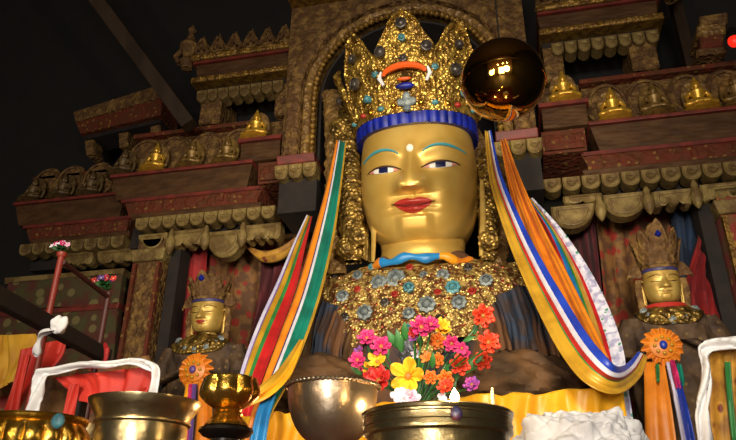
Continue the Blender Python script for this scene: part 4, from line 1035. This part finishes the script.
# ------------------------------------------------------------------ altar table and offering bowls
TT = 1.56
t = thing('altar_table', 'low wooden altar table that carries the offering bowls', 'table', (-.5, 2.1, 0))
mb = MB(); mb.box(-1.9, .9, 1.5, 3.3, TT-.05, TT); mb.build('table_top', 'beam_red', t, smooth=False, bevel=.01)
for x in (-1.8, .8):
    for y in (1.6, 3.2):
        mb = MB(); mb.box(x-.05, x+.05, y-.05, y+.05, 0, TT-.05); mb.build('leg', 'beam_red', t, smooth=False, bevel=.008)
mb = MB(); mb.box(-1.8, .8, 1.55, 1.6, TT-.25, TT-.05); mb.build('apron', 'panel_paint', t, smooth=False)
def vessel(name, label, px, pyrim, Y, prof, m, n=72, rfun=None, beads=None):
    """prof: (radius in photo pixels, drop below the rim in photo pixels); the last ring stands on the table"""
    c = at(px, pyrim, Y); s = mpp(px, pyrim, Y)*1.02; zs = s/math.cos(math.radians(9))
    P = [(r*s, -d*zs) for r, d in prof]
    zb = TT-c.z
    t = thing(name, label, 'vessel', (c.x, c.y, TT))
    return t, c, s, P, zb
# left brass bowl with a flared lip
t, c, s, P, zb = vessel('brass_bowl', 'wide brass bowl with flared lip under the white-edged red cloth', 146, 402, 1.9, [(49, 4), (51, .5), (53.5, 0), (53, 3), (49, 9), (45, 15), (43.5, 19)], 'brass')
mb = MB(); mb.lathe(P+[(42*s, -22*s)], c, 80); mb.build('flared_lip', 'brass', t)
mb = MB(); mb.lathe([(43*s, -19*s), (45.5*s, -20.5*s), (45.5*s, -22*s), (43*s, -23.5*s)], c, 80); mb.build('ring_moulding', 'brass', t)
mb = MB(); mb.lathe([(42.5*s, -22*s), (43*s, -30*s), (42.5*s, -44*s), (39*s, -58*s), (28*s, -68*s), (20*s, -72*s), (20*s, -78*s), (28*s, zb+.015), (30*s, zb)], c, 80); mb.build('body', 'brass', t)
# embossed gold bowl at the corner
t, c, s, P, zb = vessel('embossed_bowl', 'embossed golden bowl at the corner below the red banners', 40, 418, 1.9, [], 'polished_gold')
mb = MB(); mb.lathe([(42*s, -3*s), (45*s, 0), (46*s, -2*s), (45*s, -5*s), (43*s, -7*s)], c, 80); mb.build('rim', 'polished_gold', t)
mb = MB()
def fn(u, v):
    a = 2*PI*u; z = -7*s+(zb+7*s)*v; r = s*(43+2.5*math.sin(PI*min(v*2.2, 1))-14*max(0, v-.45)/.55)
    d = s*5*abs(math.sin(a*8))**.7*math.sin(PI*min(v*3, 1))
    return c+Vector(((r+d)*math.cos(a), (r+d)*math.sin(a), z))
mb.grid(fn, 160, 26, closed=True); mb.build('body', 'polished_gold', t)
mb = MB(); p = at(58, 421, 1.77); mb.ell(p, (.022, .012, .022), 14, 8); mb.build('teal_spot', 'turquoise', t)  # small teal ellipsoid on the front of the bowl
t, c, s, P, zb = vessel('brass_cup', 'small plain brass cup squeezed between the embossed bowl and the wide brass bowl', 92, 426, 2.25, [], 'brass')
mb = MB(); mb.lathe([(19*s, -1*s), (21*s, 0), (20.5*s, -3*s), (20*s, -12*s), (17*s, -24*s), (9*s, -32*s), (8*s, -38*s), (15*s, zb+.01), (16*s, zb)], c, 48); mb.build('cup', 'brass', t)
# gilded goblet on its dark stand
t, c, s, P, zb = vessel('gilded_goblet', 'gilded lotus-petal goblet on a dark stand in front of the rosette', 231, 379, 1.95, [], 'polished_gold')
mb = MB()
def fn(u, v):
    a = 2*PI*u; prof = [(24, 1), (26, 0), (25, -4), (26.5, -12), (26, -18), (21, -25), (14, -29)]
    r, z = catmull(prof, v); k = math.sin(PI*min(1, max(0, (v-.1)/.75))); return c+Vector(((r-1.5+k*4.5*abs(math.sin(a*4+.5))**.6)*s*math.cos(a), (r-1.5+k*4.5*abs(math.sin(a*4+.5))**.6)*s*math.sin(a), z*s))
mb.grid(fn, 120, 30, closed=True); mb.build('cup', 'polished_gold', t)
mb = MB(); mb.lathe([(13*s, -29*s), (12*s, -31*s), (14*s, -33*s), (13*s, -35*s), (16*s, -39*s), (20*s, -43*s), (21*s, -45*s), (18*s, -46*s)], c, 60, rfun=lambda a, v: 1+.03*math.cos(10*a)); mb.build('foot', 'polished_gold', t)
mb = MB(); mb.lathe([(20*s, -46*s), (25*s, -47*s), (26*s, -50*s), (22*s, -54*s), (14*s, -57*s), (13*s, -64*s), (18*s, zb+.01), (20*s, zb)], c, 60); mb.build('stand', 'dark_metal', t)
# silver bowl
t, c, s, P, zb = vessel('silver_bowl', 'round silver bowl with beaded rim, glowing on the side towards the flame', 333, 386, 2.05, [], 'bowl_silver')
mb = MB()
prof = [(42, 0), (44, -2)]+[(43.5*math.cos(a)**.8, -5-53*math.sin(a)) for a in [PI/2*k/14 for k in range(0, 14)]]+[(9, -59)]
mb.lathe([(r*s, z*s) for r, z in prof], c, 90); mb.build('body', 'bowl_silver', t)
mb = MB(); Pp = [c+Vector((45.5*s*math.cos(2*PI*k/360), 45.5*s*math.sin(2*PI*k/360), -1.5*s)) for k in range(361)]; mb.tube(Pp, [s*(1.3+.9*abs(math.sin(k*PI/6))) for k in range(361)], 8, caps=False); mb.build('beaded_rim', 'bowl_silver', t)
mb = MB()
for k in range(12): pass
mb.lathe([(9*s, -57*s), (7*s, -62*s), (8*s, -66*s), (15*s, zb+.012), (17*s, zb)], c, 40); mb.build('foot', 'bowl_silver', t)
# big brass bowl
t, c, s, P, zb = vessel('brass_bowl', 'largest brass bowl, before the flowers, with a small flame at its rim', 437, 414, 1.75, [], 'brass')
mb = MB(); mb.lathe([(68*s, -1*s), (72*s, 0), (74*s, -1.5*s), (73.5*s, -4*s), (72*s, -5*s), (71.5*s, -16*s), (72.5*s, -18*s), (72*s, -21*s), (69*s, -23*s)], c, 96); mb.build('rim_band', 'brass', t)
mb = MB(); mb.lathe([(69*s, -22*s), (68*s, -26*s), (69*s, -36*s), (66*s, -48*s), (55*s, -62*s), (40*s, zb+.015), (42*s, zb)], c, 96); mb.build('body', 'brass', t)
mb = MB()
for k in range(2):
    z = (-7, -14)[k]*s; mb.lathe([(71.8*s, z-.6*s), (72.6*s, z), (71.8*s, z+.6*s)], c, 96)
mb.build('engraved_lines', 'brass', t)
bx = c.x+s*24; by = c.y-math.sqrt((72*s)**2-(24*s)**2)
mb = MB(); mb.ell((bx, by+.002, c.z-11*s), (6.5*s, 2.2*s, 6.5*s), 18, 10); mb.build('rim_spot', 'mottled_blue_red', t)  # small flattened spot on the rim band, mottled blue and red
BC, BS = c, s
# butter in the big bowl, wick flame and incense
mb = MB(); mb.lathe([(66*s, -6*s), (66*s, -2.5*s), (30*s, -2*s), (0, -2*s)], c, 60); mb.build('butter', 'petal_yellow', t)
fl = Vector((c.x+s*24, c.y-62*s, c.z-2*s))
t = thing('wick_flame', 'small bright wick flame burning at the rim of the largest brass bowl', 'flame', fl)
mb = MB(); mb.lathe([(0.0015, 0), (.002, .005), (.0015, .012)], fl, 8); mb.build('wick', 'dark_metal', t)
mb = MB(); mb.lathe([(0, .003), (.008, .007), (.0115, .014), (.009, .023), (.004, .031), (0, .037)], fl, 14); mb.build('flame', 'flame', t)
FLAME = fl+Vector((0, -.004, .05))
a = Vector((c.x+56*s, c.y-28*s, c.z-2*s)); mb = MB(); mb.tube([a, a+Vector((0, 0, 12*s)), a+Vector((.001, 0, 20*s))], [.005, .005, .003], 8); tag(mb.build('incense_stick', 'incense'), 'short pale incense stick upright at the rim of the largest brass bowl', 'incense')
# white silk heaped on the altar
c = at(580, 440, 2.35); t = None
mb = MB()
def fn(u, v):
    a = 2*PI*u; rx, ry = .26, .22; r = 1-v; z = TT + (at(580, 413, 2.2).z-TT)*(1-(r)**2.6)
    p = Vector((c.x+rx*(r**.6)*math.cos(a), 2.35+ry*(r**.6)*math.sin(a), z))
    n = noise.noise(Vector((p.x*9, p.y*9, p.z*9)))*.03+abs(noise.noise(Vector((p.x*17, p.y*17, p.z*22))))*.04+abs(noise.noise(Vector((p.x*40, p.y*40, p.z*46))))*.018
    p += Vector((math.cos(a)*n, math.sin(a)*n, n*.8)); p.z = max(p.z, TT+.003); return p
mb.grid(fn, 170, 80, closed=True); tag(mb.build('white_scarf_heap', 'cotton_white', angle=80), 'crumpled heap of white silk scarves under the end of the striped scarf', 'scarf')
# ------------------------------------------------------------------ bouquet
def flower(parent, c, r, m, n=6, tilt=None, heart='flower_heart', layers=1, cup=.4, name='flower'):
    c = Vector(c); ax = tilt or Vector((random.uniform(-.5, .5), -1, random.uniform(-.3, .5))); ax.normalize()
    M = Vector((0, 0, 1)).rotation_difference(ax).to_matrix(); mb = MB()
    def fn(u, v):
        a = 2*PI*u; k = abs(math.cos(n*a/2))**.55; w = .5+.5*k
        lay = 1; rr = r*v*(w if v > .25 else (1-(1-w)*v/.25))
        zc = cup*r*v**1.5*(1+.25*math.cos(n*a)) - .15*r*v**4 + .06*r*math.sin(a*n*2+3*v)
        return c+M @ Vector((rr*math.cos(a), rr*math.sin(a), zc))
    mb.grid(fn, 72, 8, closed=True)
    if layers > 1:
        for L in range(1, layers):
            f = 1-.28*L
            def f2(u, v, f=f, L=L):
                a = 2*PI*u+L*.6; k = abs(math.cos(n*a/2))**.55; w = .4+.6*k; rr = r*f*v*(w if v > .25 else 1)
                return c+M @ Vector((rr*math.cos(a+L*.5), rr*math.sin(a+L*.5), cup*r*1.3*v**1.4+.02*r*L))
            mb.grid(f2, 60, 6, closed=True)
    o = mb.build(name, m, parent, solid=.002, angle=80)
    h = MB(); h.ell(c+M @ Vector((0, 0, .12*r)), (r*.22, r*.22, r*.16), 12, 8, M=M); h.build('flower_heart', heart, o)
    return o
YB = 2.95
vb = at(412, 425, YB)
bq = thing('flower_bouquet', 'bouquet of pink, yellow and scarlet flowers standing behind the largest brass bowl', 'flowers', (vb.x, vb.y, TT))
zt = at(412, 412, YB).z
mb = MB(); mb.lathe([(.09, TT), (.1, TT+.01), (.07, TT+.05), (.11, TT+.15), (.13, (TT+zt)/2), (.1, zt-.05), (.13, zt), (.12, zt)], (vb.x, vb.y, 0), 40); mb.build('vase', 'bowl_silver', bq)
FL = [(85, 122, 9, 'petal_pink', 2), (130, 148, 10, 'petal_pink', 2), (55, 190, 8, 'petal_pink', 2), (62, 212, 6, 'petal_pink', 2), (255, 88, 11, 'petal_pink', 2), (285, 78, 8, 'petal_pink', 2), (350, 138, 8, 'petal_pink', 2), (383, 152, 6, 'petal_pink', 1), (235, 100, 6, 'petal_red', 2),
 (118, 195, 9, 'petal_yellow', 1), (95, 218, 7, 'petal_yellow', 1), (215, 240, 16, 'petal_yellow', 1), (315, 92, 9, 'petal_yellow', 2), (308, 130, 8, 'petal_orange', 2),
 (125, 258, 15, 'petal_red', 2), (100, 245, 9, 'petal_red', 2), (448, 50, 11, 'petal_scarlet', 2), (465, 135, 11, 'petal_scarlet', 2), (450, 190, 9, 'petal_scarlet', 2), (375, 205, 10, 'petal_scarlet', 2), (332, 275, 8, 'petal_scarlet', 2),
 (310, 190, 7, 'petal_orange', 2), (272, 182, 6, 'petal_orange', 1), (285, 245, 7, 'petal_orange', 2), (330, 247, 8, 'petal_orange', 2), (240, 170, 5, 'petal_white', 1), (232, 120, 5, 'petal_magenta', 1), (415, 268, 8, 'petal_magenta', 2), (395, 170, 5, 'petal_pink', 1), (60, 160, 5, 'petal_magenta', 1)]
random.seed(11)
for zx, zy, r, m, lay in FL:
    px, py = 340+zx/3.141, 300+zy/3.141; Y = YB-.04+random.uniform(-.1, .1)
    c = at(px, py, Y); s = mpp(px, py, Y)
    flower(bq, c, r*s*1.12, m, 5 if lay == 1 else 6, layers=2 if lay > 1 else 1, heart='petal_orange' if m == 'petal_yellow' else 'flower_heart', cup=.7 if m == 'petal_yellow' else .45)
    mb = MB(); mb.tube([c+Vector((0, .02, -.01)), c.lerp(Vector((vb.x, vb.y, zt)), .5)+Vector((0, .06, .03)), (vb.x, vb.y, zt-.03)], .004, 6); mb.build('stem', 'leaf_green', bq)
def leaf(parent, c, d, L, w, m='leaf_green', name='leaf'):
    c = Vector(c); d = Vector(d).normalized(); sd = d.cross(Vector((0, -1, 0.2))).normalized(); up = sd.cross(d); mb = MB()
    def fn(u, v):
        ww = w*math.sin(PI*v**.8)*(2*u-1); return c+d*L*v+sd*ww+up*(.25*L*math.sin(PI*v*.6)-.2*abs(ww))
    mb.grid(fn, 6, 14); return mb.build(name, m, parent, solid=.0015)
for zx, zy, ang, L in ((195, 165, 100, 24), (180, 150, 120, 20), (205, 130, 85, 20), (385, 130, 10, 14), (365, 255, 80, 14), (250, 220, 60, 14), (340, 225, 110, 14), (160, 230, 150, 14), (290, 215, 80, 16), (400, 230, 60, 18), (70, 235, 150, 14), (150, 185, 95, 16), (330, 165, 70, 16), (420, 110, 70, 14), (100, 175, 110, 12), (270, 270, 80, 12), (350, 290, 60, 12), (425, 200, 40, 12), (255, 150, 95, 16), (140, 210, 130, 12)):
    px, py = 340+zx/3.141, 300+zy/3.141; Y = YB+random.uniform(-.02, .1); s = mpp(px, py, Y)
    leaf(bq, at(px, py, Y), (math.cos(D(ang)), random.uniform(-.3, .2), math.sin(D(ang))), L*s, L*s*.2)
for zx, zy, r in ((205, 302, 9), (230, 308, 8), (180, 300, 7), (320, 305, 5)):   # silver wrapping round the stems
    px, py = 340+zx/3.141, 300+zy/3.141; flower(bq, at(px, py, YB-.12), r*mpp(px, py, YB), 'petal_white', 4, heart='petal_white', name='paper_wrap')
mb = MB()
def fn(u, v):
    a = 2*PI*u; z = at(406, 374, YB+.12).z+(at(408, 338, YB+.12).z-at(406, 374, YB+.12).z)*v; c = at(407, 358, YB+.12)
    r = .022+.016*abs(math.sin(a*3+v*9))+.008*math.sin(v*14); return Vector((c.x+r*math.cos(a), c.y+r*math.sin(a), z))
mb.grid(fn, 40, 30, closed=True); mb.build('foil_spray', 'foil', bq, angle=60)
# ------------------------------------------------------------------ foreground at the far side: rail, poles, banners
def slope_of(px, py): d = at(px, py, 1.0)-CAM; return d.z
Y0 = 2.3; A0 = at(-25, 284, Y0); B0 = None
k1 = slope_of(107, 357); k0 = slope_of(-25, 284); B0 = at(107, 357, Y0*k0/k1)
d = (B0-A0).normalized(); w = Vector((d.y, -d.x, 0)).normalized()*.03; e = Vector((0, 0, .043))
mb = MB(); mb.add([A0-w-e, A0+w-e, A0+w+e, A0-w+e, B0-w-e, B0+w-e, B0+w+e, B0-w+e], [(0, 1, 2, 3), (7, 6, 5, 4), (0, 4, 5, 1), (1, 5, 6, 2), (2, 6, 7, 3), (3, 7, 4, 0)])
tag(mb.build('wooden_rail', 'dark_wood', smooth=False, bevel=.008), 'thick dark wooden rail running level past the red pole', 'rail')
# red pole and its rail
T = at(62, 254, 3.0); t = thing('red_pole_frame', 'red painted frame of two upright poles and a rail, topped with pink flowers', 'frame', (T.x, T.y, 0))
mb = MB(); mb.tube([(T.x, T.y, 0), (T.x, T.y, T.z)], .017, 14); mb.build('upright_pole', 'pole_red', t)
mb = MB(); mb.lathe([(.02, -.02), (.028, -.01), (.028, .005), (.015, .015)], T, 14); mb.build('pole_cap', 'pole_red', t)
k0 = slope_of(63, 262); k1 = slope_of(108, 297); a = at(63, 262, 3.0); b_ = at(108, 297, 3.0*k0/k1)
mb = MB(); mb.tube([a, b_], .015, 12); mb.build('top_rail', 'pole_maroon', t)
mb = MB(); mb.tube([(b_.x, b_.y, 0), (b_.x, b_.y, b_.z+.03)], .018, 14); mb.build('upright_pole', 'pole_maroon', t)
def nosegay(label, c, ms, r, n, seed):
    random.seed(seed); t = thing('flower_posy', label, 'flowers', c)
    for k in range(n):
        a = 2*PI*k/n*1.618; q = math.sqrt(k/n); p = c+Vector((r*q*math.cos(a)*1.1, -.35*r+.3*r*math.sin(a)*q, r*.35+r*.35*(1-q)+random.uniform(-.1, .1)*r))
        flower(t, p, r*.3, ms[k % len(ms)], 5, layers=1, heart='petal_white')
    for k in range(8):
        a = 2*PI*k/8; leaf(t, c+Vector((0, -.1*r, .1*r)), (math.cos(a), -.5, .1*math.sin(a)-.15), r*1.0, r*.28)
    mb = MB(); mb.ell(c, (r*.4, r*.4, r*.3), 12, 8); mb.build('calyx', 'leaf_green', t)
nosegay('posy of pink and white flowers with green leaves on top of the red pole', T+Vector((0, 0, .022)), ['petal_pink', 'petal_white', 'petal_pink', 'petal_white'], .055, 12, 3)
nosegay('purple and red posy tied at the far end of the red top rail', b_+Vector((0, -.03, .06)), ['petal_magenta', 'silk_purple', 'petal_red', 'petal_scarlet'], .075, 12, 4)
# white scarf knotted round the rail and pole
kc = at(60, 325, 2.72); mb = MB()
def fn(u, v):
    a = 2*PI*u; ph = PI*v; s = .036
    p = Vector((s*math.sin(ph)*math.cos(a), s*math.sin(ph)*math.sin(a)*.9, s*1.15*math.cos(ph)))
    return kc+p*(1+.28*math.sin(3*a+4*v)*math.sin(ph)+.2*noise.noise(p*40))
t = thing('hanging_scarf', 'small white scarf knotted around the dark rail with a twist of cloth below', 'scarf', kc)
mb.grid(fn, 40, 24, closed=True); mb.build('knot', 'cotton_white', t, angle=80)
mb = MB(); P = [at(52, 330, 2.7), at(42, 334, 2.72), at(38, 344, 2.75), at(37, 355, 2.78)]
def fn(u, v):
    p = Vector(catmull([tuple(q) for q in P], v)); a = 2*PI*u; r = .022*(.7+.3*math.sin(9*v)); return p+Vector((r*math.cos(a), r*math.sin(a), .4*r*math.sin(2*a+6*v)))
mb.grid(fn, 18, 40, closed=True); mb.build('tail', 'cotton_white', t, angle=80)
mb = MB(); mb.tube([at(105, 344, 3.35), at(107, 350, 3.3), at(106, 358, 3.3), at(103, 366, 3.3)], [.01, .016, .012, .006], 8); tag(mb.build('hanging_ribbon', 'silk_red'), 'little red and white ribbon tied at the end of the dark rail', 'ribbon')
# banners
cloth('hanging_banner', 'dull yellow cloth hanging at the edge below the dark rail', 'banner', [(-22, 336, 3.6), (-26, 370, 3.6), (-30, 400, 3.6)], [(34, 334, 3.6), (36, 352, 3.6), (24, 378, 3.6)], 'cloth_yellow', fold=.03, ffreq=2, seed=2)
cloth('hanging_banner', 'bright red cloth hanging behind the twist of white scarf', 'banner', [(22, 350, 3.45), (14, 385, 3.45), (2, 430, 3.45)], [(66, 338, 3.45), (58, 360, 3.45), (30, 385, 3.45)], 'cloth_scarlet', fold=.03, ffreq=2, seed=4)
cloth('hanging_banner', 'narrow red banner strip dropping to the embossed golden bowl', 'banner', [(24, 355, 3.2), (17, 385, 3.2), (8, 430, 3.2)], [(31, 355, 3.2), (24, 385, 3.2), (16, 430, 3.2)], 'cloth_scarlet', fold=.01, ffreq=1, seed=5)
cloth('hanging_cloth', 'dim flowered cloth hung behind the white-edged red cloth', 'banner', [(-30, 385, 3.9), (-34, 410, 3.9), (-40, 470, 3.9)], [(150, 355, 3.9), (150, 390, 3.9), (150, 470, 3.9)], 'brocade_brown', fold=.03, ffreq=4, seed=6)
cloth('hanging_cloth', 'red cloth with sagging hem framed by a white scarf above the wide brass bowl', 'cloth', [(48, 378, 2.75), (60, 386, 2.75), (70, 392, 2.75), (78, 396, 2.75)], [(154, 366, 2.75), (152, 378, 2.75), (140, 398, 2.75), (112, 420, 2.75)], 'cloth_scarlet', fold=.02, ffreq=3, seed=7)
cloth('hanging_banner', 'red banner strip hanging just left of the wide brass bowl', 'banner', [(70, 384, 2.7), (66, 400, 2.7), (58, 430, 2.7)], [(80, 384, 2.7), (76, 400, 2.7), (69, 430, 2.7)], 'cloth_scarlet', fold=.008, ffreq=1, seed=8)
mb = MB(); p = at(88, 372, 2.85); mb.box(p.x-.018, p.x+.018, p.y-.018, p.y+.018, 0, p.z); tag(mb.build('dark_post', 'dark_wood', smooth=False, bevel=.004), 'slim dark post standing behind the white-edged red cloth', 'post')
A = [tuple(at(*p)) for p in [(36, 414, 2.68), (41, 398, 2.68), (46, 384, 2.68), (52, 374.5, 2.68), (75, 369.5, 2.68), (104, 367, 2.68), (130, 366, 2.68), (146, 368, 2.68), (151, 376, 2.68), (149, 396, 2.68)]]
B = [tuple(at(*p)) for p in [(25, 410, 2.68), (30, 392, 2.68), (35, 376, 2.68), (46, 368, 2.68), (74, 363, 2.68), (104, 361, 2.68), (130, 360.5, 2.68), (152, 361, 2.68), (158, 372, 2.68), (157, 398, 2.68)]]
mb = MB(); mb.grid(lambda u, v: Vector(catmull(A, u)).lerp(Vector(catmull(B, u)), v)+Vector((0, .014*math.sin(7*v+16*u)+.008*noise.noise(Vector((u*20, v*3, 0))), .006*math.sin(30*u))), 90, 10)
tag(mb.build('draped_scarf', 'cotton_white', solid=.008, angle=80), 'white scarf draped along the top and sides of the sagging red cloth', 'scarf')
# framed brocade at the other edge
cloth('hanging_brocade', 'yellow flowered brocade hanging inside the white scarf at the edge', 'banner', [(708, 348, 3.0), (710, 390, 3.0), (714, 460, 3.0)], [(762, 342, 3.0), (764, 390, 3.0), (768, 460, 3.0)], 'brocade_yellow', fold=.02, ffreq=2, seed=9)
cloth('hanging_ribbon', 'thin green ribbon strip lying over the yellow flowered brocade', 'ribbon', [(725, 362, 2.96), (728, 400, 2.96), (733, 450, 2.96)], [(730, 362, 2.96), (733, 400, 2.96), (738, 450, 2.96)], 'silk_green', fold=.004, ffreq=1, seed=10, nu=8)
A = [tuple(at(*p)) for p in [(712, 460, 2.92), (711, 430, 2.92), (710, 395, 2.92), (709, 365, 2.92), (714, 352, 2.92), (735, 348, 2.92), (765, 344, 2.92)]]
B = [tuple(at(*p)) for p in [(697, 460, 2.92), (697, 430, 2.92), (699, 395, 2.92), (701, 362, 2.92), (704, 343, 2.92), (732, 336, 2.92), (765, 332, 2.92)]]
mb = MB(); mb.grid(lambda u, v: Vector(catmull(A, u)).lerp(Vector(catmull(B, u)), v)+Vector((.01*math.sin(18*u), .016*math.sin(7*v+16*u)+.008*noise.noise(Vector((u*20, v*3, 0))), 0)), 80, 10)
tag(mb.build('draped_scarf', 'cotton_white', solid=.008, angle=80), 'white scarf framing the yellow flowered brocade at the edge', 'scarf')
# ------------------------------------------------------------------ light
def area(name, loc, target, size, power, col, sy=None):
    d = bpy.data.lights.new(name, 'AREA'); d.energy = power; d.color = col; d.size = size
    if sy: d.shape = 'RECTANGLE'; d.size_y = sy
    o = bpy.data.objects.new(name, d); COL.objects.link(o); o.location = loc
    o.rotation_euler = (Vector(target)-Vector(loc)).to_track_quat('-Z', 'Y').to_euler(); return o
def spot(name, loc, target, power, ang, blend, col, rad=.15):
    d = bpy.data.lights.new(name, 'SPOT'); d.energy = power; d.color = col; d.spot_size = math.radians(ang); d.spot_blend = blend; d.shadow_soft_size = rad
    o = bpy.data.objects.new(name, d); COL.objects.link(o); o.location = loc
    o.rotation_euler = (Vector(target)-Vector(loc)).to_track_quat('-Z', 'Y').to_euler(); return o
def point(name, loc, power, col, rad=.05):
    d = bpy.data.lights.new(name, 'POINT'); d.energy = power; d.color = col; d.shadow_soft_size = rad
    o = bpy.data.objects.new(name, d); COL.objects.link(o); o.location = loc; return o
spot('altar_spot', (.6, .1, 3.3), (-.6, 4.6, 3.15), 700, 66, .8, (1, .89, .68), .35)
spot('altar_spot.001', (-1.5, .1, 3.1), (-1.0, 4.6, 3.1), 330, 72, .8, (1, .87, .64), .35)
area('door_daylight', (-.4, -6.5, 2.0), (-.6, 4.5, 2.6), 2.2, 420, (1, .97, .92), 2.8)
point('hall_lamp', (.3, -2.2, 4.4), 50, (1, .85, .6), .1)
point('hall_lamp.001', (-.9, -2.6, 4.2), 45, (1, .85, .6), .1)
point('hall_lamp.002', (1.3, -2.8, 4.6), 45, (.9, .95, 1), .1)
point('rear_fill', (-3.2, -5.0, 3.0), 260, (1, .86, .64), .15)  # added pair of fill lights, brightening the hall mirrored in the bowls; no fixtures
point('rear_fill.001', (2.6, -5.0, 3.0), 260, (1, .86, .64), .15)
point('flame_light', tuple(FLAME+Vector((0, -.005, .004))), 3, (1, .72, .36), .012)
point('butter_lamp_light.002', tuple(at(389, 411, 1.99)), 1.6, (1, .74, .38), .015)
point('butter_lamp_light', (-.75, 2.65, 1.75), 6, (1, .7, .36), .06)
point('butter_lamp_light.001', (.15, 2.7, 1.75), 3, (1, .7, .36), .06)
W = bpy.data.worlds.new('world'); SC.world = W; W.use_nodes = True
W.node_tree.nodes['Background'].inputs['Color'].default_value = (.02, .016, .012, 1)
W.node_tree.nodes['Background'].inputs['Strength'].default_value = .3
SC.view_settings.view_transform = 'Standard'; SC.view_settings.look = 'None'; SC.view_settings.gamma = 1; SC.view_settings.exposure = 0.05
SC.view_settings.use_curve_mapping = False
